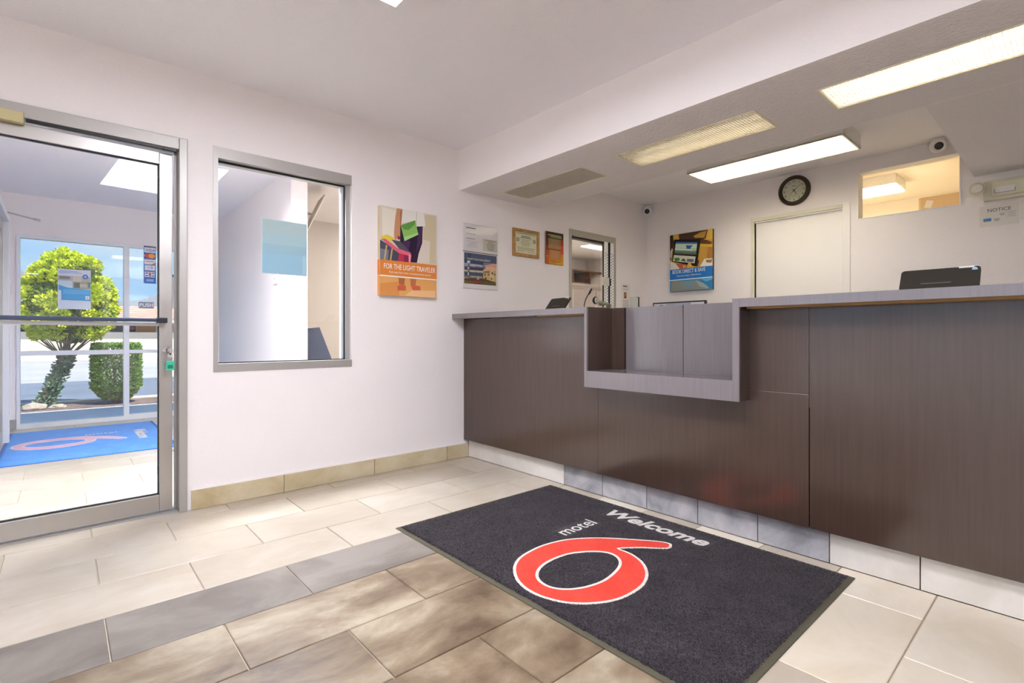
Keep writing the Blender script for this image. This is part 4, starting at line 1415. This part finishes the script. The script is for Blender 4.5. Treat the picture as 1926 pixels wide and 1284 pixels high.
bx('body', trimw, t, 0, 0, 0, 0.5, 0.5, 0.8)
bx('top', mat('desk_top', '#c9c3bb'), t, -0.01, -0.01, 0.8, 0.51, 0.51, 0.83, bev=0.003)
bx('door', trimw, t, -0.014, 0.02, 0.06, 0.0, 0.48, 0.78, bev=0.003)

# ------------------------------------------------------------------ vestibule glazing
wn = sroot('window_2')
bx('frame_side', aluw, wn, -0.335, YV - 0.02, 0.0, -0.308, YV + 0.08, 1.98)
bx('mullion', aluw, wn, 0.53, YV - 0.025, 0.0, 0.58, YV + 0.08, 1.98)
bx('frame_head', aluw, wn, -0.308, YV - 0.02, 1.945, 0.53, YV + 0.08, 1.98)
bx('frame_sill', aluw, wn, -0.308, YV - 0.02, 0.0, 0.53, YV + 0.08, 0.045)
bx('transom_bar', aluw, wn, -0.308, YV - 0.01, 0.742, 0.53, YV + 0.06, 0.79)
bx('pane', glass, wn, -0.308, YV + 0.02, 0.045, 0.53, YV + 0.026, 0.742)
bx('pane', glass, wn, -0.308, YV + 0.02, 0.79, 0.53, YV + 0.026, 1.945)
dr = sroot('door_2')
bx('stile', aluw, dr, 1.40, YV - 0.02, 0.0, 1.45, YV + 0.06, 1.98)
bx('rail', aluw, dr, 0.58, YV - 0.02, 1.945, 1.40, YV + 0.06, 1.98)
bx('rail', aluw, dr, 0.58, YV - 0.02, 0.0, 1.40, YV + 0.06, 0.06)
bx('push_rail', aluw, dr, 0.58, YV - 0.03, 0.749, 1.40, YV + 0.06, 0.786)
bx('pane', glass, dr, 0.58, YV + 0.02, 0.06, 1.40, YV + 0.026, 0.749)
bx('pane', glass, dr, 0.58, YV + 0.02, 0.786, 1.40, YV + 0.026, 1.945)
# side door in the left wall
dr = sroot('door_4', (-0.44, 6.35, 0), RB)
bx('jamb', aluw, dr, 0, -0.02, 0, 0.05, 0.1, 2.0, bev=0.002)
bx('jamb', aluw, dr, 1.15, -0.02, 0, 1.2, 0.1, 2.0, bev=0.002)
bx('head', aluw, dr, 0.05, -0.02, 1.95, 1.15, 0.1, 2.0)
bx('stile', alu, dr, 0.052, 0.02, 0.01, 0.11, 0.06, 1.945)
bx('stile', alu, dr, 1.09, 0.02, 0.01, 1.148, 0.06, 1.945)
bx('rail', alu, dr, 0.11, 0.02, 0.01, 1.09, 0.06, 0.11)
bx('rail', alu, dr, 0.11, 0.02, 1.86, 1.09, 0.06, 1.945)
bx('pane', glass, dr, 0.11, 0.038, 0.11, 1.09, 0.044, 1.86)
t = thing('door_closer', 'slim white closer arm reaching over the vestibule side door', 'closer', (-0.44, 6.55, 2.06))
bx('bracket', alu, t, 0, -0.03, -0.01, 0.02, 0.03, 0.06, bev=0.002)
MB().tube([(0.015, 0.0, 0.03), (0.28, 0.06, -0.015)], 0.007, 8).build('arm', alu, t)
MB().tube([(0.25, 0.053, -0.01), (0.295, 0.063, -0.018)], 0.011, 10).build('elbow', alu, t)

# stickers on the outer glass
SY = YV + 0.0195


def sticker(name, label, x, z, w, h, m, cat='sign', y=None):
    t = thing(name, label, cat, (x, SY if y is None else y, z))
    bx('sheet', m, t, 0, -0.0015, 0, w, 0, h)
    return t


t = sticker('window_poster', 'blue and white window poster with a seaside picture on the vestibule glass', -0.022, 1.232, 0.268, 0.424, mat('poster_sheet', '#dfe8f4', 0.6), 'poster')
art('print', t, 0.268, 0.424, -0.0018, [('#dfe4f0', R(0.01, 0.01, 0.99, 0.2)), ('#b9b8b8', R(0.01, 0.17, 0.99, 0.3)), ('#8a8684', R(0.04, 0.18, 0.36, 0.25)), ('#d8cfc2', R(0.45, 0.18, 0.72, 0.3)), ('#cfe2ee', R(0.01, 0.29, 0.45, 0.42)), ('#a7a796', R(0.44, 0.3, 0.99, 0.48)), ('#6d6f62', R(0.48, 0.33, 0.66, 0.46)), ('#c9c6ae', R(0.66, 0.36, 0.9, 0.44)), ('#6f8a80', R(0.9, 0.3, 0.99, 0.44)),
    ('#3f9fd8', [(0.02, 0.4), (0.3, 0.46), (0.99, 0.5), (0.99, 0.78), (0.1, 0.78), (0.1, 0.54), (0.02, 0.53)]), ('#5fb2e2', R(0.16, 0.51, 0.96, 0.62)), ('#e8eef0', R(0.83, 0.66, 0.96, 0.75)), ('#b9b9a8', disc(0.9, 0.705, 0.03, 0.02)), ('#3d6fb4', disc(0.83, 0.17, 0.09, 0.06)), ('#a9c3e4', disc(0.83, 0.17, 0.045, 0.03)), ('#8fa3cc', R(0.05, 0.045, 0.6, 0.06)), ('#8fa3cc', R(0.05, 0.08, 0.72, 0.095))], 0.0001)
t = sticker('card_sign', 'upright blue sign of payment card marks on the vestibule glass', 0.712, 1.548, 0.116, 0.43, mat('sign_blue', '#3f6cb4', 0.5), y=YV - 0.021)
P = [('#4a4f60', R(0, 0, 1, 0.03)), ('#e8edf4', R(0.05, 0.04, 0.95, 0.175)), ('#2c4a8c', R(0.05, 0.19, 0.95, 0.335)), ('#e9cdb8', R(0.05, 0.235, 0.4, 0.28)), ('#d8432f', disc(0.36, 0.262, 0.27, 0.062)), ('#f0a23c', disc(0.66, 0.262, 0.27, 0.062)), ('#eceae8', R(0.05, 0.36, 0.95, 0.49)), ('#e8806c', [(0.95, 0.43), (0.95, 0.49), (0.6, 0.49)]), ('#8d93a0', R(0.15, 0.4, 0.85, 0.42)), ('#e4e8ee', R(0.08, 0.515, 0.92, 0.65)), ('#4a5a8c', disc(0.6, 0.57, 0.12, 0.03)), ('#e4e8ee', disc(0.56, 0.57, 0.09, 0.022)), ('#b8687c', R(0.34, 0.56, 0.48, 0.575)),
     ('#e8ecf2', R(0.08, 0.69, 0.88, 0.83)), ('#2f5aa8', R(0.14, 0.71, 0.34, 0.74)), ('#c8383c', R(0.4, 0.71, 0.6, 0.74)), ('#2f8a5c', R(0.66, 0.71, 0.84, 0.74)), ('#2f5aa8', R(0.14, 0.78, 0.34, 0.81)), ('#c8383c', R(0.4, 0.745, 0.6, 0.78)), ('#2f8a5c', R(0.66, 0.78, 0.84, 0.81)), ('#2f5aa8', R(0.4, 0.79, 0.6, 0.815)), ('#2f5fb4', R(0.05, 0.85, 0.95, 0.985)), ('#9cc4ea', R(0.2, 0.885, 0.8, 0.945))]
art('print', t, 0.116, 0.43, -0.0018, P, 0.00008)
wall_text('lettering', 'VISA', t, mat('visa_ink', '#4a5680', 0.5), 0.062, 0.43 * (1 - 0.15), -0.0042, width=0.09, height=0.034, shear=0.12, offset=0.006)
t = sticker('push_sign', 'small grey PUSH sign on the vestibule glass door', 0.668, 1.26, 0.145, 0.076, mat('push_grey', '#7f8aa2', 0.5))
wall_text('lettering', 'PUSH', t, inkw, 0.0725, 0.02, -0.0019, width=0.128, height=0.042, offset=0.02)
t = sticker('paper_notice', 'plain white sheet with a blue strip on the vestibule glass door', 0.842, 1.268, 0.17, 0.41, mat('poster_sheet', '#dfe8f4'), 'notice')
art('print', t, 0.17, 0.41, -0.0018, [('#e6e9ea', R(0.01, 0.01, 0.99, 0.99)), ('#4fa6da', R(0.02, 0.01, 0.98, 0.09))], 0.0001)
t = thing('wall_switch', 'white switch plate on the right wall of the vestibule', 'switch', (1.48, 4.93, 1.42))
bx('plate', white, t, -0.012, -0.06, 0, 0, 0.06, 0.11, bev=0.003)
bx('button', mat('switch_grey', '#b4b4b0', 0.5), t, -0.015, -0.012, 0.045, -0.012, 0.012, 0.055)

# office side: oval disc and dark partition seen through the lobby window
t = thing('convex_mirror', 'thin pale round mirror seen almost edge-on through the lobby window', 'mirror', (1.845, 5.0, 2.12))
ax = Vector((0.9, -0.22, -0.42)).normalized()
MB().tube([tuple(-ax * 0.02), tuple(ax * 0.0), tuple(ax * 0.012)], [0.15, 0.232, 0.235], 40).build('shell', mat('mirror_back', '#a49a8c', 0.4), t)
MB().tube([tuple(ax * 0.008), tuple(ax * 0.016)], [0.238, 0.238], 40).build('rim', white, t)
MB().tube([tuple(-ax * 0.02), tuple(Vector((-0.223, 0.0, 0.05)))], 0.012, 10).build('bracket', white, t)
t = thing('office_partition', 'dark slate partition with a slanting edge seen through the lobby window', 'partition', (1.66, 5.0, 0))
MB().prism([(0, 0, 0.06), (0.62, 0, 0.06), (0.245, 0, 1.03), (0, 0, 1.005)], (0, 0.03, 0)).build('panel', mat('slate', '#454c5e', 0.6), t)
for x in (0.03, 0.5):
    bx('foot', black, t, x, -0.08, 0, x + 0.05, 0.11, 0.06)
# office furniture behind the slider
t = thing('wall_shelf', 'dark brown wall shelf in the office beyond the sliding window', 'shelf', (6.75, 6.0, 1.9))
wal = mat('walnut', '#5a3a2a', 0.5)
bx('top_board', wal, t, 0, 0, 0.2, 1.0, 0.4, 0.225)
bx('bottom_board', wal, t, 0, 0, -0.02, 0.5, 0.4, 0.0)
bx('side_board', wal, t, 0, 0, 0.0, 0.02, 0.4, 0.2)
bx('side_board', wal, t, 0.48, 0, 0.0, 0.5, 0.4, 0.2)
bx('back_board', wal, t, 0.02, 0.37, 0.0, 0.48, 0.39, 0.2)
t = thing('office_cabinet', 'tall pale office cabinet beyond the sliding window', 'cabinet', (5.15, 4.6, 0))
bx('body', offp, t, 0, 0, 0, 1.0, 0.5, 1.62)
bx('top', mat('desk_top', '#c9c3bb'), t, -0.02, -0.02, 1.62, 1.02, 0.52, 1.66, bev=0.004)
bx('door', offp, t, 0.02, -0.018, 0.06, 0.49, 0.0, 1.58, bev=0.003)
bx('door', offp, t, 0.51, -0.018, 0.06, 0.98, 0.0, 1.58, bev=0.003)

# ------------------------------------------------------------------ outdoors
GZ = -0.06
asph_l = mat('pale_asphalt', '#aca8a8', 0.9, var=(0.6, '#9d9a9c', 5), bump=(40, 0.2))
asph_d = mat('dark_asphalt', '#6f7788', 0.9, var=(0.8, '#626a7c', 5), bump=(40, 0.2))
conc = mat('pale_concrete', '#cdccd2', 0.85, var=(1.5, '#c0c0c8', 5))
soil = mat('bark_soil', '#5d4b46', 0.95, var=(14, '#85706a', 6), bump=(30, 0.8))
struct(bx('ground', mat('far_ground', '#d8d2ca', 0.95, var=(0.1, '#cbc4ba', 4)), None, -900, -300, GZ - 0.3, 900, 900, GZ - 0.02))
struct(bx('sidewalk', conc, None, -30, YV + 0.12, GZ - 0.1, 30, 9.1, GZ + 0.01))
struct(bx('planting_bed', soil, None, -30, 9.1, GZ - 0.1, 30, 10.0, GZ + 0.015))
struct(bx('kerb', mat('kerb_stone', '#d6ccbf', 0.85), None, -30, 10.0, GZ - 0.1, 30, 10.12, GZ + 0.04, bev=0.01))
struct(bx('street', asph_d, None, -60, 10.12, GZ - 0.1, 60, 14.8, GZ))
struct(bx('parking_lot', asph_l, None, -60, 14.8, GZ - 0.1, 60, 27.9, GZ))
for k in range(1):
    o = MB().prism([(2.05 + 2.6 * k, 15.0, GZ), (2.17 + 2.6 * k, 15.0, GZ), (2.77 + 2.6 * k, 19.6, GZ), (2.65 + 2.6 * k, 19.6, GZ)], (0, 0, 0.003)).build('parking_stripe', mat('road_white', '#f2f1ee', 0.8), None)
    tag(o, 'painted white parking stripe on the pale lot across the street', 'marking')


def leaves(fn, n, size, seed):
    """n small bent leaf sprays at fn(rng) -> (point, outward)"""
    rr = random.Random(seed)
    mb = MB()
    for _ in range(n):
        p, o = fn(rr)
        p = Vector(p)
        o = (Vector(o).normalized() + Vector((rr.uniform(-1, 1), rr.uniform(-1, 1), rr.uniform(-0.4, 1))) * 0.8).normalized()
        a = o.cross(Vector((rr.uniform(-1, 1), rr.uniform(-1, 1), rr.uniform(-1, 1)))).normalized()
        l = size * rr.uniform(0.6, 1.3)
        w = l * 0.32
        b = o.cross(a)
        v = [mb.bm.verts.new(p + q) for q in (o * 0, a * w + o * l * 0.5 + b * w * 0.3, o * l, -a * w + o * l * 0.5 + b * w * 0.3)]
        mb.bm.faces.new(v)
    return mb


# round topiary tree: bumpy crown on a leaning trunk
TY = 9.55
tree = thing('topiary_tree', 'rounded bright green topiary tree on a leaning trunk in the planting bed', 'tree', (0.02, TY, GZ + 0.01))
CR = Vector((0.075, 0, 1.40))
clumps = []
rr = random.Random(11)
for _ in range(150):
    while True:
        d = Vector((rr.gauss(0, 1), rr.gauss(0, 1), rr.gauss(0, 1)))
        if d.length > 0.1:
            break
    d.normalize()
    if d.z < -0.72:
        continue
    taper = 1.0 if d.z < 0 else 1.0 - 0.12 * d.z
    clumps.append((CR + Vector((d.x * 0.50 * taper, d.y * 0.50 * taper, d.z * (0.80 if d.z > 0 else 0.56))), d))


def crown(r):
    c, d = r.choice(clumps)
    q = Vector((r.gauss(0, 1), r.gauss(0, 1), r.gauss(0, 1))).normalized()
    return c + q * 0.085 * r.uniform(0.6, 1) - d * 0.03, (q + d * 0.8)


stuff(leaves(crown, 26000, 0.045, 5).build('foliage', leafmat('leaf_lime', '#aac41c', '#efee38'), tree, fix=False))


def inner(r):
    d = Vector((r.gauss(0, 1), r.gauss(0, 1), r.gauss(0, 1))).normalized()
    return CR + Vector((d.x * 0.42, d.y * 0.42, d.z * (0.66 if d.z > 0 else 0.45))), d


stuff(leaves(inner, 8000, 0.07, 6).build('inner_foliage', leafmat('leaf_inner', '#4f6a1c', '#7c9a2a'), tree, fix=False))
bark = mat('bark', '#6b5a4c', 0.9, bump=(30, 0.6), var=(12, '#8c7a68', 4))
tr_ = MB().tube([(-0.22, 0, -0.02), (-0.16, 0, 0.25), (-0.06, 0, 0.5), (0.04, 0, 0.8), (0.08, 0, 1.2)], [0.055, 0.05, 0.045, 0.045, 0.03], 10).build('trunk', bark, tree)
mb = MB()
for k in range(22):
    a = rr.uniform(0, 2 * PI)
    mb.tube([(0.0, 0, 0.62), (0.12 * math.cos(a) + 0.03, 0.12 * math.sin(a), 0.78), (0.075 + 0.36 * math.cos(a), 0.36 * math.sin(a), 1.0 + rr.uniform(-0.06, 0.1))], [0.014, 0.01, 0.004], 5)
mb.build('branches', bark, tree)


def ivy(r):
    s = r.random()
    x = -0.2 + 0.26 * s
    z = 0.02 + 0.68 * s
    a = r.uniform(0, 2 * PI)
    w = 0.11 - 0.02 * s
    return (x + w * math.cos(a) * r.random(), w * math.sin(a) * r.random(), z + r.uniform(-0.03, 0.03)), (math.cos(a), math.sin(a), 0.3)


stuff(leaves(ivy, 1500, 0.05, 8).build('shoots', leafmat('leaf_teal', '#46705e', '#8fae94'), tree, fix=False))
# clipped shrub
sh = thing('clipped_shrub', 'drum-shaped clipped green shrub beside the topiary tree', 'shrub', (0.62, 9.5, GZ + 0.01))


def drum(r):
    a = r.uniform(0, 2 * PI)
    s = r.random()
    z = 0.06 + 0.78 * s
    rad = 0.285 * min(1, 0.5 + 2.2 * s)
    if r.random() < 0.25:
        q = math.sqrt(r.random())
        return (0.285 * q * math.cos(a), 0.285 * q * math.sin(a), 0.84 + r.uniform(-0.02, 0.02)), (0, 0, 1)
    return (rad * math.cos(a) * r.uniform(0.85, 1), rad * math.sin(a) * r.uniform(0.85, 1), z), (math.cos(a), math.sin(a), 0.2)


stuff(leaves(drum, 11000, 0.042, 9).build('foliage', leafmat('leaf_green', '#3f6a24', '#7fa83a'), sh, fix=False))
mb = MB()
for k in range(7):
    a = 2 * PI * k / 7
    mb.tube([(0.03 * math.cos(a), 0.03 * math.sin(a), -0.02), (0.1 * math.cos(a), 0.1 * math.sin(a), 0.3), (0.2 * math.cos(a), 0.2 * math.sin(a), 0.75)], [0.016, 0.011, 0.005], 6)
mb.build('stems', bark, sh)


def rock(label, x, y, s, seed):
    bm = bmesh.new()
    bmesh.ops.create_icosphere(bm, subdivisions=3, radius=1)
    for v in bm.verts:
        n = mnoise.noise(v.co * 1.3 + Vector((seed, 0, 0)))
        v.co = v.co * (1 + 0.3 * n)
        v.co = Vector((v.co.x * s[0], v.co.y * s[1], v.co.z * s[2]))
    mb = MB()
    mb.bm.free()
    mb.bm = bm
    o = mb.build('garden_rock', mat('sandstone', '#b3a59a', 0.9, var=(8, '#94877e', 5), bump=(20, 0.5)))
    o.location = (x, y, GZ + 0.015 + s[2] * 0.55)
    tag(o, label, 'rock')


rock('broad flat beige rock at the foot of the topiary tree', -0.27, 9.32, (0.13, 0.09, 0.06), 1)
rock('smaller low beige rock beside the broad flat one in the planting bed', -0.03, 9.36, (0.09, 0.07, 0.035), 5)

# low building across the lot
bd = thing('motel_building', 'low beige building with a red tiled roof across the parking lot', 'building', (0, 28, GZ))
bw = mat('building_beige', '#e6d5c4', 0.85)
bx('wall', bw, bd, -14, 0.0, 0, 14, 5, 1.15)
bx('upper_wall', mat('building_grey_beige', '#e2dad2', 0.85), bd, -14, 0.9, 1.15, 14, 5, 1.62)  # upper wall in a greyer tone than the beige below
bx('fascia', trimw, bd, -14.3, -0.4, 1.58, 14.3, 0.4, 1.76)
rf = MB().prism([(-14.3, -0.42, 1.76), (-14.3, 2.6, 2.42), (-14.3, 5.6, 1.76)], (28.6, 0, 0)).build('roof', mat('roof_red', '#dfa090', 0.8, var=(3, '#d49282', 4)), bd)
rm = mat('roof_red_light', '#e8b0a2', 0.8)
for k in range(6):
    f = k / 6
    MB().box(-14.3, -0.44 + 3.02 * f, 1.765 + 0.66 * f, 14.3, -0.40 + 3.02 * f + 0.3, 1.80 + 0.66 * f).build('roof_course', rm, rf)
dk = mat('dark_window', '#3a3440', 0.3)
for a, b, m in ((-1.6, -0.4, dk), (1.3, 2.58, dk), (4.6, 6.0, dk), (-6, -4.6, dk), (8, 9.4, dk)):
    w_ = bx('window', m, bd, a, 0.87, 1.17, b, 0.92, 1.57)
    bx('pane', dk, w_, a + 0.05, 0.86, 1.2, b - 0.05, 0.872, 1.54)
bx('door_panel', mat('tan_panel', '#b98a54', 0.7), bd, 2.6, 0.85, 1.15, 3.32, 0.92, 1.57)
bx('red_mark', mat('red_print', '#b8344c', 0.6), bd, 2.3, 0.845, 1.3, 2.5, 0.855, 1.38)
# hills
hm = mat('dry_hill', '#85848a', 1.0, var=(0.012, '#77767c', 6))
for y0, hs, x0, seed in ((480, 50, -300, 1.0), (640, 62, -100, 4.0)):
    bm = bmesh.new()
    nx, ny = 70, 8
    g_ = []
    for i in range(nx + 1):
        row = []
        for j in range(ny + 1):
            x = x0 + 10 * i
            p = math.sin(PI * j / ny)
            hh = hs * (0.85 + 0.5 * mnoise.noise(Vector((x * 0.011 + seed, seed, 0))) + 0.2 * mnoise.noise(Vector((x * 0.05, seed, j)))) * p
            row.append(bm.verts.new((x, y0 + 14 * j, GZ - 2 + max(0, hh))))
        g_.append(row)
    for i in range(nx):
        for j in range(ny):
            bm.faces.new((g_[i][j], g_[i + 1][j], g_[i + 1][j + 1], g_[i][j + 1]))
    mb = MB()
    mb.bm.free()
    mb.bm = bm
    struct(mb.build('hills', hm))
